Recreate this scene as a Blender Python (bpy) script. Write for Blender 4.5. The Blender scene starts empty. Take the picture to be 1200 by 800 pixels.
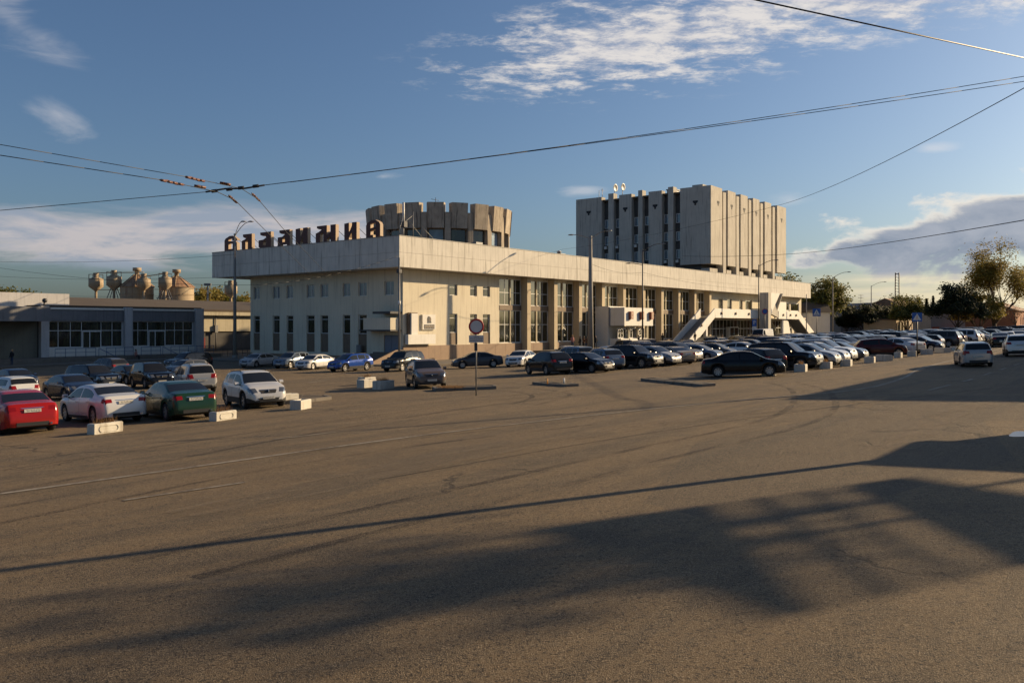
import bpy, bmesh, math, random
from mathutils import Vector, Matrix, noise
random.seed(7)
R = math.radians
scene = bpy.context.scene
# ---------------------------------------------------------------- camera
cam_d = bpy.data.cameras.new("camera"); cam = bpy.data.objects.new("camera", cam_d)
scene.collection.objects.link(cam); scene.camera = cam
CAM_H = 2.75
cam.location = (0, 0, CAM_H)
cam_d.sensor_width = 36.0
cam_d.lens = 995.0/1200.0*36.0
cam.rotation_euler = (R(90), 0, 0)
cam_d.shift_y = -18.0/1200.0          # level camera, slight downward shift keeps verticals upright
cam_d.clip_start = 0.05; cam_d.clip_end = 4000
# ---------------------------------------------------------------- light
SUN_AZ = math.atan2(0.912, 0.41)      # clockwise from +Y
SUN_EL = R(19.0)
sun_d = bpy.data.lights.new("sun", 'SUN'); sun_d.energy = 5.0; sun_d.angle = R(0.5)
sun_d.color = (1.0, 0.745, 0.44)
sun = bpy.data.objects.new("sun", sun_d); scene.collection.objects.link(sun)
sv = Vector((math.sin(SUN_AZ)*math.cos(SUN_EL), math.cos(SUN_AZ)*math.cos(SUN_EL), math.sin(SUN_EL)))
sun.rotation_euler = sv.to_track_quat('Z', 'Y').to_euler()
sun.location = (30, 10, 30)
world = bpy.data.worlds.new("World"); scene.world = world; world.use_nodes = True
world.cycles.sampling_method = 'MANUAL'; world.cycles.sample_map_resolution = 512
scene.cycles.max_bounces = 5; scene.cycles.diffuse_bounces = 2; scene.cycles.glossy_bounces = 3
scene.view_settings.view_transform = 'Standard'; scene.view_settings.look = 'None'
scene.view_settings.exposure = 0.52; scene.view_settings.gamma = 1.0

class NT:
    """small node helper"""
    def __init__(s, tree): s.t = tree; s.n = tree.nodes; s.l = tree.links
    def node(s, typ, **kw):
        nd = s.n.new(typ)
        for k, v in kw.items():
            if k == 'ins':
                for kk, vv in v.items(): s.put(nd, kk, vv)
            else: setattr(nd, k, v)
        return nd
    def put(s, nd, key, v):
        sock = nd.inputs[key]
        if isinstance(v, bpy.types.NodeSocket): s.l.new(v, sock)
        elif isinstance(v, bpy.types.Node): s.l.new(v.outputs[0], sock)
        else: sock.default_value = v
    def math(s, op, a, b=0.0, c=0.0, clamp=False):
        nd = s.n.new('ShaderNodeMath'); nd.operation = op; nd.use_clamp = clamp
        s.put(nd, 0, a); s.put(nd, 1, b); s.put(nd, 2, c); return nd.outputs[0]
    def noise(s, vec, scale, detail=4, rough=.55, dist=0.0, out='Fac'):
        nd = s.n.new('ShaderNodeTexNoise'); s.put(nd, 'Vector', vec)
        nd.inputs['Scale'].default_value = scale; nd.inputs['Detail'].default_value = detail
        nd.inputs['Roughness'].default_value = rough; nd.inputs['Distortion'].default_value = dist
        return nd.outputs[out]
    def ramp(s, fac, pts, interp='LINEAR'):
        nd = s.n.new('ShaderNodeValToRGB'); s.put(nd, 0, fac); cr = nd.color_ramp; cr.interpolation = interp
        while len(cr.elements) < len(pts): cr.elements.new(.5)
        for e, (p, c) in zip(cr.elements, pts):
            e.position = p; e.color = (c[0], c[1], c[2], 1) if isinstance(c, tuple) else (c, c, c, 1)
        return nd.outputs[0]
    def mix(s, fac, a, b, mode='MIX'):
        nd = s.n.new('ShaderNodeMix'); nd.data_type = 'RGBA'; nd.blend_type = mode
        s.put(nd, 0, fac)
        for k, v in ((6, a), (7, b)):
            if isinstance(v, tuple): v = (v[0], v[1], v[2], 1)
            s.put(nd, k, v)
        return nd.outputs[2]
    def mapping(s, vec, scale=(1,1,1), rot=(0,0,0), loc=(0,0,0)):
        nd = s.n.new('ShaderNodeMapping'); s.put(nd, 0, vec)
        nd.inputs['Location'].default_value = loc; nd.inputs['Rotation'].default_value = rot; nd.inputs['Scale'].default_value = scale
        return nd.outputs[0]
    def smooth(s, v, a, b, lo=0.0, hi=1.0):
        nd = s.n.new('ShaderNodeMapRange'); nd.interpolation_type = 'SMOOTHSTEP'
        s.put(nd, 0, v); s.put(nd, 1, a); s.put(nd, 2, b); s.put(nd, 3, lo); s.put(nd, 4, hi); return nd.outputs[0]

# ---- world: Nishita sky plus procedural cloud banks laid out by azimuth and elevation
w = NT(world.node_tree); world.node_tree.nodes.clear()
sky = w.node('ShaderNodeTexSky', sky_type='NISHITA', sun_disc=False)
sky.sun_elevation = SUN_EL; sky.sun_rotation = SUN_AZ; sky.air_density = 1.0; sky.dust_density = 2.2; sky.ozone_density = 2.0; sky.altitude = 100
tc = w.node('ShaderNodeTexCoord').outputs['Generated']
sep = w.node('ShaderNodeSeparateXYZ', ins={0: tc})
az = w.math('ARCTAN2', sep.outputs[0], sep.outputs[1]); el = w.math('ARCSINE', sep.outputs[2])
zden = w.math('ADD', w.math('MAXIMUM', sep.outputs[2], 0.0), 0.06)
pl = w.node('ShaderNodeCombineXYZ', ins={0: w.math('DIVIDE', sep.outputs[0], zden), 1: w.math('DIVIDE', sep.outputs[1], zden), 2: 0.0}).outputs[0]
ang = w.node('ShaderNodeCombineXYZ', ins={0: az, 1: el, 2: 0.0}).outputs[0]
def ell(ca, ce, ha, he, slope=0.0, soft=1.0):
    da = w.math('SUBTRACT', az, ca); de = w.math('SUBTRACT', w.math('SUBTRACT', el, ce), w.math('MULTIPLY', da, slope))
    q = w.math('ADD', w.math('POWER', w.math('ABSOLUTE', w.math('DIVIDE', da, ha)), 2.0), w.math('POWER', w.math('ABSOLUTE', w.math('DIVIDE', de, he)), 2.0))
    return w.math('SUBTRACT', 1.0, w.math('SQRT', q))     # 1 at the centre, 0 at the rim
col = w.mix(1.0, sky.outputs[0], (0.050, 0.0595, 0.071), 'MULTIPLY')
# high flaky altocumulus sheet, overhead right
wr1 = w.noise(w.mapping(pl, (1, 1.35, 1)), 5.5, 6, .70, .15)
big = w.noise(w.mapping(ang, (4, 9, 1)), 1.0, 3, .5)
mA = w.math('MAXIMUM', ell(.18, .325, .27, .062, .10), ell(.43, .358, .27, .062, .04))
mA = w.math('MAXIMUM', mA, ell(.55, .42, .5, .05, .0))
fA = w.math('ADD', w.math('MULTIPLY', w.math('SUBTRACT', wr1, .5), 3.6), w.math('ADD', w.math('MULTIPLY', mA, 1.0), w.math('MULTIPLY', w.math('SUBTRACT', big, .5), 1.2)))
aA = w.math('MULTIPLY', w.smooth(fA, -.05, .95), w.smooth(mA, -.35, .30))
col = w.mix(w.math('MULTIPLY', aA, .85), col, w.mix(w.smooth(wr1, .38, .62), (.34, .35, .40), (.60, .56, .52)))
# thin wisps anywhere
wi = w.noise(w.mapping(ang, (2.4, 9, 1), (0, 0, .25)), 1.6, 6, .62, 1.0)
mW = w.math('MAXIMUM', w.math('MAXIMUM', ell(.085, .158, .04, .011), ell(.315, .140, .05, .018)), w.math('MAXIMUM', ell(-.49, .215, .05, .03, -.3), ell(-.15, .172, .03, .008)))
mW = w.math('MAXIMUM', mW, w.math('MAXIMUM', ell(.46, .185, .03, .008), ell(-.53, .30, .12, .05, -.5)))
aW = w.smooth(w.math('ADD', mW, w.math('MULTIPLY', w.math('SUBTRACT', wi, .55), 2.6)), .15, 1.0)
aW = w.math('MULTIPLY', aW, w.smooth(mW, -.3, .25))
col = w.mix(w.math('MULTIPLY', aW, .32), col, (.62, .58, .56))
# stratus band low on the left
nC = w.noise(w.mapping(ang, (5.5, 26, 1)), 1.0, 7, .58, .35)
mC = w.math('MAXIMUM', ell(-.40, .098, .33, .036, .03), ell(-.16, .108, .10, .030, .0))
mC = w.math('MAXIMUM', mC, ell(-1.2, .10, .7, .06))
fC = w.math('ADD', mC, w.math('MULTIPLY', w.math('SUBTRACT', nC, .5), 2.6))
aC = w.math('MULTIPLY', w.smooth(fC, .0, .55), w.smooth(mC, -.35, .25))
nC2 = w.noise(w.mapping(ang, (5.5, 26, 1), (0, 0, 0), (.0, -.35, 0)), 1.0, 7, .58, .35)
cC = w.mix(w.smooth(w.math('SUBTRACT', nC, nC2), -.09, .11), (.42, .38, .38), (.23, .26, .32))
col = w.mix(w.math('MULTIPLY', aC, .82), col, cC)
# cumulus bank on the right with lit tops and slate underside
nB = w.noise(w.mapping(ang, (13, 24, 1)), 1.0, 6, .60, .25)
mB = w.math('MAXIMUM', ell(.62, .112, .30, .060, .14), ell(.44, .088, .15, .026, .10))
mB = w.math('MAXIMUM', mB, ell(1.5, .16, .7, .13, .02))
fB = w.math('ADD', mB, w.math('MULTIPLY', w.math('SUBTRACT', nB, .5), 2.3))
aB = w.smooth(fB, .04, .42)
topside = w.smooth(w.math('SUBTRACT', w.math('ADD', fB, w.math('MULTIPLY', w.math('SUBTRACT', nB, .5), -.6)), w.math('MULTIPLY', w.math('SUBTRACT', el, w.math('ADD', .095, w.math('MULTIPLY', w.math('SUBTRACT', az, .5), .22))), 7.0)), .05, .42)
cB = w.mix(topside, (.60, .56, .50), w.mix(w.smooth(nB, .35, .7), (.15, .185, .25), (.27, .29, .34)))
col = w.mix(w.math('MULTIPLY', aB, .93), col, cB)
# pale streaks under the bank near the horizon
nH = w.noise(w.mapping(ang, (4, 60, 1)), 1.0, 5, .6, .3)
mH = ell(.62, .032, .42, .040)
aH = w.math('MULTIPLY', w.smooth(w.math('ADD', mH, w.math('MULTIPLY', w.math('SUBTRACT', nH, .5), 2.0)), .1, .8), w.smooth(mH, -.1, .4))
col = w.mix(w.math('MULTIPLY', aH, .55), col, (.74, .62, .42))
bg = w.node('ShaderNodeBackground', ins={0: col, 1: 1.0}); out = w.node('ShaderNodeOutputWorld', ins={0: bg.outputs[0]})

# ---------------------------------------------------------------- frame of the square: s along the station front, t into the station
D = (0.6145, 0.789); N = (-0.789, 0.6145); C0 = (-11.94, 90.0); TH = math.atan2(0.789, 0.6145)
def P(s, t, z=0.0): return Vector((C0[0]+s*D[0]+t*N[0], C0[1]+s*D[1]+t*N[1], z))
def st(x, y): return (x-C0[0])*D[0]+(y-C0[1])*D[1], (x-C0[0])*N[0]+(y-C0[1])*N[1]
def smin(a, b, k):
    h = max(k-abs(a-b), 0)/k; return min(a, b)-h*h*k/4
def smax(a, b, k): return -smin(-a, -b, k)
def G(x, y):
    """height of the sloping square"""
    s = x*D[0]+y*D[1]; t = x*N[0]+y*N[1]
    s = smax(smin(s, 170, 60), -60, 30); t = smax(smin(t, 62, 12), -14, 12)
    return 0.012*s-0.035*t
def Gst(s, t):
    p = P(s, t); return G(p.x, p.y)
def PG(s, t, dz=0.0): return P(s, t, Gst(s, t)+dz)

# ---------------------------------------------------------------- materials
MATS = {}
def newmat(name):
    m = bpy.data.materials.new(name); m.use_nodes = True; m.node_tree.nodes.clear(); MATS[name] = m
    return m, NT(m.node_tree)
def finish(m, h, color, rough=.8, metal=0.0, bump=None, bstr=.3, bdist=.01, **kw):
    b = h.node('ShaderNodeBsdfPrincipled')
    if isinstance(color, tuple): color = (color[0], color[1], color[2], 1)
    h.put(b, 'Base Color', color); h.put(b, 'Roughness', rough); h.put(b, 'Metallic', metal)
    for k, v in kw.items(): h.put(b, k.replace('_', ' '), v)
    if bump is not None:
        bp = h.node('ShaderNodeBump', ins={'Height': bump, 'Strength': bstr, 'Distance': bdist}); h.put(b, 'Normal', bp.outputs[0])
    o = h.node('ShaderNodeOutputMaterial'); h.l.new(b.outputs[0], o.inputs[0]); return m
def weathered(name, c1, c2, stain=(.08,.07,.06), scale=1.5, rough=.85, streak=.5, fine=30, metal=0.0, bstr=.25, world_co=True):
    m, h = newmat(name); co = h.node('ShaderNodeTexCoord').outputs['Object']
    if world_co: co = h.node('ShaderNodeNewGeometry').outputs['Position']
    a = h.noise(co, scale, 6, .6); f = h.noise(co, fine, 3, .6)
    v = h.noise(h.mapping(co, (3.0, 3.0, .18)), 1.0, 5, .65)
    c = h.mix(h.smooth(a, .3, .7), c1, c2)
    rnd = h.node('ShaderNodeObjectInfo').outputs['Random']
    c = h.mix(h.math('MULTIPLY', rnd, .22), c, tuple(x*.72 for x in c1))
    c = h.mix(h.math('MULTIPLY', h.smooth(v, .48, .74), streak), c, stain)
    v3 = h.noise(h.mapping(co, (9.0, 9.0, .10)), 1.0, 3, .6)
    c = h.mix(h.math('MULTIPLY', h.smooth(v3, .55, .72), streak*.22), c, tuple(x*.8 for x in stain))
    c = h.mix(h.math('MULTIPLY', h.smooth(f, .35, .65), .22), c, tuple(x*.6 for x in c1))
    return finish(m, h, c, rough, metal, f, bstr, .01)
def flat(name, c, rough=.5, metal=0.0, **kw):
    m, h = newmat(name); co = h.node('ShaderNodeTexCoord').outputs['Object']
    a = h.noise(co, 6.0, 4, .6)
    col = h.mix(h.math('MULTIPLY', a, .35), c, tuple(x*.62 for x in c))
    return finish(m, h, col, h.math('ADD', rough, h.math('MULTIPLY', h.math('SUBTRACT', a, .5), .15)), metal, **kw)

# asphalt
m, h = newmat('asphalt'); co = h.node('ShaderNodeNewGeometry').outputs['Position']
big = h.noise(co, .055, 5, .6); mid = h.noise(co, .5, 6, .62); fine = h.noise(co, 26, 3, .7); grit = h.noise(co, 75, 2, .75)
along = h.noise(h.mapping(h.mapping(co, (1,1,1), (0,0,-TH)), (.035, .75, 1)), 1.0, 6, .62, .4)
along2 = h.noise(h.mapping(h.mapping(co, (1,1,1), (0,0,-R(12))), (.10, 1.3, 1)), 1.0, 5, .6, 1.6)
c = h.mix(h.smooth(big, .35, .65), (.142, .095, .049), (.195, .132, .069))
c = h.mix(h.math('MULTIPLY', h.smooth(along, .44, .66), .85), c, (.050, .040, .030))
c = h.mix(h.math('MULTIPLY', h.smooth(along2, .50, .66), .60), c, (.185, .135, .080))
c = h.mix(h.math('MULTIPLY', h.smooth(mid, .50, .66), .55), c, (.052, .046, .040))
# repaired patches
vo = h.node('ShaderNodeTexVoronoi', feature='F1', ins={'Vector': h.mapping(h.mapping(co, (1,1,1), (0,0,-TH)), (.09, .2, 0)), 'Scale': 1.0})
pt = h.smooth(h.node('ShaderNodeSeparateColor', ins={0: vo.outputs['Color']}).outputs[0], .80, .82)
c = h.mix(h.math('MULTIPLY', pt, .5), c, (.05, .045, .04))
# grit speckle
blot = h.noise(co, 9, 4, .75)
c = h.mix(h.math('MULTIPLY', h.smooth(blot, .48, .64), .60), c, (.04, .034, .028))
c = h.mix(h.math('MULTIPLY', h.smooth(grit, .50, .62), .85), c, (.36, .28, .18))
c = h.mix(h.math('MULTIPLY', h.smooth(fine, .52, .66), .85), c, (.022, .019, .016))
# cracks
dn = h.noise(co, .9, 4, .6, out='Color')
cv = h.node('ShaderNodeVectorMath', operation='MULTIPLY_ADD', ins={0: dn, 1: (1.6, 1.6, 0), 2: co}).outputs[0]
v1 = h.node('ShaderNodeTexVoronoi', feature='DISTANCE_TO_EDGE', ins={'Vector': h.mapping(cv, (.16, .16, 0)), 'Scale': 1.0}).outputs[0]
v2 = h.node('ShaderNodeTexVoronoi', feature='DISTANCE_TO_EDGE', ins={'Vector': h.mapping(cv, (1.0, 1.0, 0)), 'Scale': 1.0}).outputs[0]
ck = h.math('MULTIPLY', h.smooth(v1, .014, .003), h.smooth(h.noise(co, .11, 3), .52, .60))
ck2 = h.math('MULTIPLY', h.smooth(v2, .05, .012), h.smooth(h.noise(co, .16, 3), .62, .70))
ck = h.math('MAXIMUM', ck, ck2)
c = h.mix(h.math('MULTIPLY', ck, .55), c, (.018, .016, .015))
hb = h.math('SUBTRACT', h.math('ADD', h.math('MULTIPLY', fine, .6), h.math('ADD', grit, h.math('MULTIPLY', mid, 1.5))), h.math('MULTIPLY', ck, .7))
finish(m, h, c, h.math('ADD', .80, h.math('MULTIPLY', h.math('SUBTRACT', mid, .5), .2)), 0, hb, 1.0, .03, Specular_IOR_Level=.3)

m, h = newmat('road_paint'); co = h.node('ShaderNodeNewGeometry').outputs['Position']
a = h.noise(co, 7, 5, .7); b = h.noise(co, 50, 2, .7); e = h.noise(co, .8, 3, .6)
wear = h.smooth(h.math('ADD', h.math('ADD', a, h.math('MULTIPLY', b, .5)), h.math('MULTIPLY', e, .7)), .98, 1.30)
finish(m, h, h.mix(wear, (.29, .25, .19), (.10, .075, .05)), .8)
def sheer(name, color, lo, hi, amt):
    m, h = newmat(name); co = h.node('ShaderNodeNewGeometry').outputs['Position']
    a = h.noise(h.mapping(h.mapping(co, (1,1,1), (0,0,-TH)), (.5, 2.2, 1)), 1.0, 5, .65); f = h.noise(co, 30, 2, .7)
    k = h.math('MULTIPLY', h.math('MULTIPLY', h.smooth(a, lo, hi), h.smooth(f, .30, .60)), amt)
    b = h.node('ShaderNodeBsdfPrincipled', ins={'Base Color': (*color, 1), 'Roughness': .75}); t = h.node('ShaderNodeBsdfTransparent')
    mx = h.node('ShaderNodeMixShader', ins={0: k, 1: t.outputs[0], 2: b.outputs[0]}); h.node('ShaderNodeOutputMaterial', ins={0: mx.outputs[0]})
sheer('tyre_mark', (.018, .015, .013), .35, .65, .55); sheer('tar_seam', (.012, .010, .009), .25, .45, .85); sheer('sand_drift', (.27, .20, .12), .38, .66, .5)

weathered('station_plaster', (.72,.65,.50), (.66,.595,.46), (.33,.28,.21), .35, .9, .5, 22)
weathered('fascia_concrete', (.72,.68,.60), (.62,.585,.515), (.22,.195,.155), .6, .9, .75, 16)
weathered('tower_concrete', (.60,.555,.47), (.52,.48,.405), (.17,.15,.13), .5, .92, .7, 14)
weathered('dark_concrete_and_shade', (.10,.095,.09), (.08,.075,.07), (.07,.06,.05), .5, .92, .6, 14)
weathered('rotunda_concrete', (.52,.44,.34), (.38,.32,.25), (.06,.05,.045), 1.2, .95, .95, 12)
weathered('granite_plinth', (.30,.20,.125), (.25,.165,.105), (.15,.10,.07), 1.2, .7, .3, 40)
weathered('brown_spandrel', (.20,.14,.09), (.165,.115,.075), (.1,.07,.05), 2, .7, .3, 30)
weathered('fin_stone', (.56,.46,.31), (.50,.41,.275), (.28,.22,.15), .7, .85, .4, 25)
weathered('wing_plaster', (.56,.55,.55), (.50,.49,.49), (.12,.115,.11), .8, .9, .4, 20)
weathered('wing_dark_band', (.20,.20,.21), (.17,.17,.18), (.05,.05,.05), .8, .8, .4, 20)
weathered('wing_tan_wall', (.20,.19,.15), (.17,.16,.13), (.1,.09,.07), .8, .9, .4, 20)
weathered('tar_roof', (.10,.075,.05), (.075,.055,.04), (.04,.03,.025), .3, .95, .4, 10)
weathered('cream_wall', (.52,.46,.33), (.44,.39,.28), (.2,.16,.11), .5, .9, .6, 15)
weathered('white_panel', (.80,.77,.70), (.74,.71,.64), (.4,.37,.32), .6, .7, .25, 20)
weathered('white_block', (.60,.57,.50), (.50,.47,.40), (.26,.21,.15), 5, .85, .7, 40)
weathered('kerb_stone', (.20,.175,.145), (.16,.14,.115), (.08,.07,.06), 1.5, .9, .3, 40, world_co=True)
weathered('pavement_slabs', (.17,.145,.115), (.14,.12,.095), (.08,.07,.06), .8, .9, .2, 30, world_co=True)
weathered('soil', (.09,.065,.04), (.06,.045,.03), (.03,.02,.015), 2, .95, .1, 30, world_co=True)
weathered('silo_metal', (.42,.33,.21), (.36,.27,.17), (.20,.09,.04), .8, .7, .9, 8)
weathered('rusty_roof', (.30,.15,.08), (.36,.24,.14), (.14,.06,.03), .8, .75, .8, 8)
weathered('grey_metal', (.22,.22,.22), (.19,.19,.19), (.10,.08,.07), 3, .5, .4, 40, metal=.4)
weathered('pole_concrete', (.30,.28,.25), (.26,.24,.21), (.15,.13,.11), 2, .85, .3, 40)
weathered('brick_wall', (.36,.15,.07), (.30,.12,.06), (.12,.06,.04), .7, .9, .3, 15)
weathered('pale_roof', (.42,.42,.42), (.36,.36,.37), (.2,.2,.2), .2, .8, .3, 8)
weathered('beige_facade', (.50,.38,.24), (.44,.33,.21), (.25,.18,.12), .5, .9, .3, 12)
weathered('grey_wall', (.27,.265,.26), (.23,.225,.22), (.14,.13,.12), .5, .9, .3, 12)
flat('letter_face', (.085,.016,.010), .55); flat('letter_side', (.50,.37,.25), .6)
flat('rust_sign', (.30,.085,.040), .6); flat('white_paint', (.72,.71,.68), .5); flat('cream_glyph', (.62,.5,.36), .6)
flat('black_metal', (.025,.025,.027), .5, .3); flat('dark_metal', (.06,.06,.065), .5, .5)
flat('blue_rail', (.05,.10,.22), .5); flat('sign_blue', (.015,.10,.38), .4); flat('sign_red', (.45,.015,.015), .4)
flat('sign_grey', (.62,.60,.58), .6); flat('sign_text', (.07,.07,.08), .7); flat('amber', (.7,.28,.03), .5)
flat('bark', (.075,.055,.04), .95); flat('wire_black', (.02,.02,.022), .6); flat('insulator', (.13,.05,.03), .5)
flat('graffiti_red', (.20,.025,.02), .8); flat('curtain', (.30,.31,.20), .9); flat('orange_brown', (.30,.10,.03), .7)
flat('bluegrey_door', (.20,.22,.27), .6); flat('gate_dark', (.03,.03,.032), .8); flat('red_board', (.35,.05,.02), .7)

m, h = newmat('window_glass'); co = h.node('ShaderNodeTexCoord').outputs['Object']
g = h.noise(h.mapping(co, (1.3,1.3,.5)), 1.4, 3, .5); fold = h.noise(h.mapping(co, (7,7,.05)), 1.0, 2, .5)
c = h.mix(h.math('MULTIPLY', h.smooth(g, .42, .6), h.smooth(fold, .35, .65)), (.018,.017,.013), (.055,.058,.026))
finish(m, h, c, .06, 0, h.noise(co, 1.2, 2), .12, .02, Specular_IOR_Level=.9)
m, h = newmat('sky_tint_glass'); co = h.node('ShaderNodeTexCoord').outputs['Object']
finish(m, h, h.mix(h.smooth(h.noise(co, .35, 2), .4, .6), (.12,.16,.20), (.30,.38,.45)), .08, 0, None, Specular_IOR_Level=.9)  # pale blue base puts the sky's reflection into the pane colour
m, h = newmat('car_glass'); co = h.node('ShaderNodeTexCoord').outputs['Object']
finish(m, h, h.mix(h.noise(co, 2.0, 3), (.008,.009,.010), (.018,.018,.018)), .045, 0, None, Specular_IOR_Level=.45)
# car paint: the object's own colour
m, h = newmat('car_paint'); co = h.node('ShaderNodeTexCoord').outputs['Object']
oi = h.node('ShaderNodeObjectInfo'); d = h.noise(co, 2.2, 5, .65); z = h.node('ShaderNodeSeparateXYZ', ins={0: co}).outputs[2]
dirt = h.math('MULTIPLY', h.smooth(h.math('ADD', z, h.math('MULTIPLY', h.math('SUBTRACT', d, .5), .5)), .75, .25), .10)
c = h.mix(dirt, oi.outputs['Color'], (.08, .065, .048))
finish(m, h, c, h.math('ADD', .17, h.math('MULTIPLY', h.math('ADD', dirt, h.math('MULTIPLY', d, .25)), .5)), .15, None, Coat_Weight=.28, Coat_Roughness=.05, Specular_IOR_Level=.25)
flat('tyre', (.018,.018,.018), .85); flat('rim_metal', (.42,.41,.40), .35, .7); flat('trim_black', (.02,.02,.021), .6)
flat('underbody', (.008,.008,.008), .9); flat('chrome', (.65,.65,.65), .2, 1.0); flat('plate_white', (.6,.58,.52), .5)
m, h = newmat('tail_red'); finish(m, h, (.22,.004,.003), .2, 0, None, Coat_Weight=.2, Specular_IOR_Level=.3)
m, h = newmat('headlamp'); finish(m, h, (.16,.17,.18), .10, .55, None, Coat_Weight=1.0)
m, h = newmat('puddle'); finish(m, h, (.02,.02,.02), .03, 0, None, Specular_IOR_Level=.8)
# person materials
flat('skin', (.42,.25,.17), .6); flat('hair_blond', (.40,.24,.09), .8); flat('hair_dark', (.03,.02,.015), .8)
flat('cloth_black', (.018,.018,.022), .9); flat('cloth_red', (.28,.03,.03), .9); flat('cloth_white', (.6,.57,.52), .9)
flat('cloth_brown', (.14,.07,.04), .9); flat('cloth_jeans', (.04,.06,.11), .9); flat('cloth_pink', (.45,.2,.17), .9)
def leafmat(name, c1, c2, c3):
    m, h = newmat(name); co = h.node('ShaderNodeNewGeometry').outputs['Position']
    oi = h.node('ShaderNodeNewGeometry').outputs['Random Per Island']
    n = h.noise(co, .45, 3, .6)
    c = h.mix(h.smooth(n, .35, .65), c1, c2); c = h.mix(h.smooth(oi, .35, 1.0), c, c3)
    b = h.node('ShaderNodeBsdfPrincipled', ins={'Base Color': c, 'Roughness': .7}); t = h.node('ShaderNodeBsdfTranslucent', ins={0: c})
    mx = h.node('ShaderNodeMixShader', ins={0: .5, 1: b.outputs[0], 2: t.outputs[0]}); o = h.node('ShaderNodeOutputMaterial', ins={0: mx.outputs[0]})
leafmat('leaf_green', (.085,.10,.018), (.12,.125,.022), (.25,.21,.035))
leafmat('leaf_dark', (.020,.030,.009), (.030,.040,.012), (.055,.055,.014))
leafmat('leaf_autumn', (.24,.21,.03), (.27,.18,.025), (.36,.28,.07))
leafmat('leaf_dry', (.22,.12,.05), (.16,.09,.04), (.28,.17,.08))

# ---------------------------------------------------------------- builders
class MB:
    """collects polygons and links them as one mesh"""
    def __init__(s): s.v = []; s.f = []; s.m = []; s.mats = []; s.sm = []
    def mi(s, mat):
        if mat not in s.mats: s.mats.append(mat)
        return s.mats.index(mat)
    def poly(s, pts, mat, smooth=False):
        i = len(s.v); s.v += [tuple(p) for p in pts]; s.f.append(tuple(range(i, i+len(pts)))); s.m.append(s.mi(mat)); s.sm.append(smooth)
    def box(s, a, b, mat, top=None):
        x0,y0,z0 = a; x1,y1,z1 = b
        if x0>x1: x0,x1=x1,x0
        if y0>y1: y0,y1=y1,y0
        if z0>z1: z0,z1=z1,z0
        i = len(s.v); s.v += [(x0,y0,z0),(x1,y0,z0),(x1,y1,z0),(x0,y1,z0),(x0,y0,z1),(x1,y0,z1),(x1,y1,z1),(x0,y1,z1)]
        k = s.mi(mat)
        for f in ((0,3,2,1),(4,5,6,7),(0,1,5,4),(1,2,6,5),(2,3,7,6),(3,0,4,7)):
            s.f.append(tuple(i+q for q in f)); s.m.append(k); s.sm.append(False)
        if top: s.m[-5] = s.mi(top)
        return s
    def prism(s, prof, y0, y1, mat, axis='y', side=None, ends=True):
        """prof: 2D polygon. axis y: points are (x,z); axis x: points are (y,z); axis z: (x,y)"""
        def pt(p, q):
            return (p[0], q, p[1]) if axis == 'y' else ((q, p[0], p[1]) if axis == 'x' else (p[0], p[1], q))
        n = len(prof); i = len(s.v)
        s.v += [pt(p, y0) for p in prof]+[pt(p, y1) for p in prof]
        k = s.mi(mat); ks = s.mi(side or mat)
        if ends:
            s.f.append(tuple(range(i, i+n))); s.m.append(k); s.sm.append(False)
            s.f.append(tuple(reversed(range(i+n, i+2*n)))); s.m.append(k); s.sm.append(False)
        for j in range(n):
            q = (j+1) % n
            s.f.append((i+j, i+n+j, i+n+q, i+q)); s.m.append(ks); s.sm.append(False)
        return s
    def cyl(s, p0, p1, r0, r1, mat, n=10, caps=True, smooth=True):
        p0 = Vector(p0); p1 = Vector(p1); d = (p1-p0)
        if d.length < 1e-6: return s
        d.normalize(); u = d.orthogonal().normalized(); v = d.cross(u); i = len(s.v); k = s.mi(mat)
        for p, r in ((p0, r0), (p1, r1)):
            for a in range(n):
                an = 2*math.pi*a/n; s.v.append(tuple(p+(u*math.cos(an)+v*math.sin(an))*r))
        for a in range(n):
            b = (a+1) % n; s.f.append((i+a, i+b, i+n+b, i+n+a)); s.m.append(k); s.sm.append(smooth)
        if caps:
            s.f.append(tuple(i+a for a in reversed(range(n)))); s.m.append(k); s.sm.append(False)
            s.f.append(tuple(i+n+a for a in range(n))); s.m.append(k); s.sm.append(False)
        return s
    def tube(s, pts, r, mat, n=6):
        for a, b in zip(pts[:-1], pts[1:]): s.cyl(a, b, r, r, mat, n)
        return s
    def lathe(s, prof, mat, n=20, c=(0,0,0), axis='z', smooth=True, closed=False):
        i = len(s.v); k = s.mi(mat); m_ = len(prof)
        for a in range(n):
            an = 2*math.pi*a/n; ca, sa = math.cos(an), math.sin(an)
            for r, z in prof:
                if axis == 'z': s.v.append((c[0]+r*ca, c[1]+r*sa, c[2]+z))
                else: s.v.append((c[0]+r*ca, c[1]+z, c[2]+r*sa))
        for a in range(n):
            b = (a+1) % n
            for j in range(m_ if closed else m_-1):
                q = (j+1) % m_
                s.f.append((i+a*m_+j, i+b*m_+j, i+b*m_+q, i+a*m_+q)); s.m.append(k); s.sm.append(smooth)
        return s
    def mesh(s, name):
        me = bpy.data.meshes.new(name); me.from_pydata(s.v, [], s.f)
        for q in s.mats: me.materials.append(MATS[q])
        me.polygons.foreach_set('material_index', s.m); me.polygons.foreach_set('use_smooth', s.sm); me.update()
        return me
    def build(s, name, parent=None, loc=None, rot=None, fix=True):
        me = s.mesh(name)
        if fix:
            bm = bmesh.new(); bm.from_mesh(me); bmesh.ops.remove_doubles(bm, verts=bm.verts, dist=1e-5)
            bmesh.ops.recalc_face_normals(bm, faces=bm.faces); bm.to_mesh(me); bm.free()
        return link(name, me, parent, loc, rot)
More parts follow.
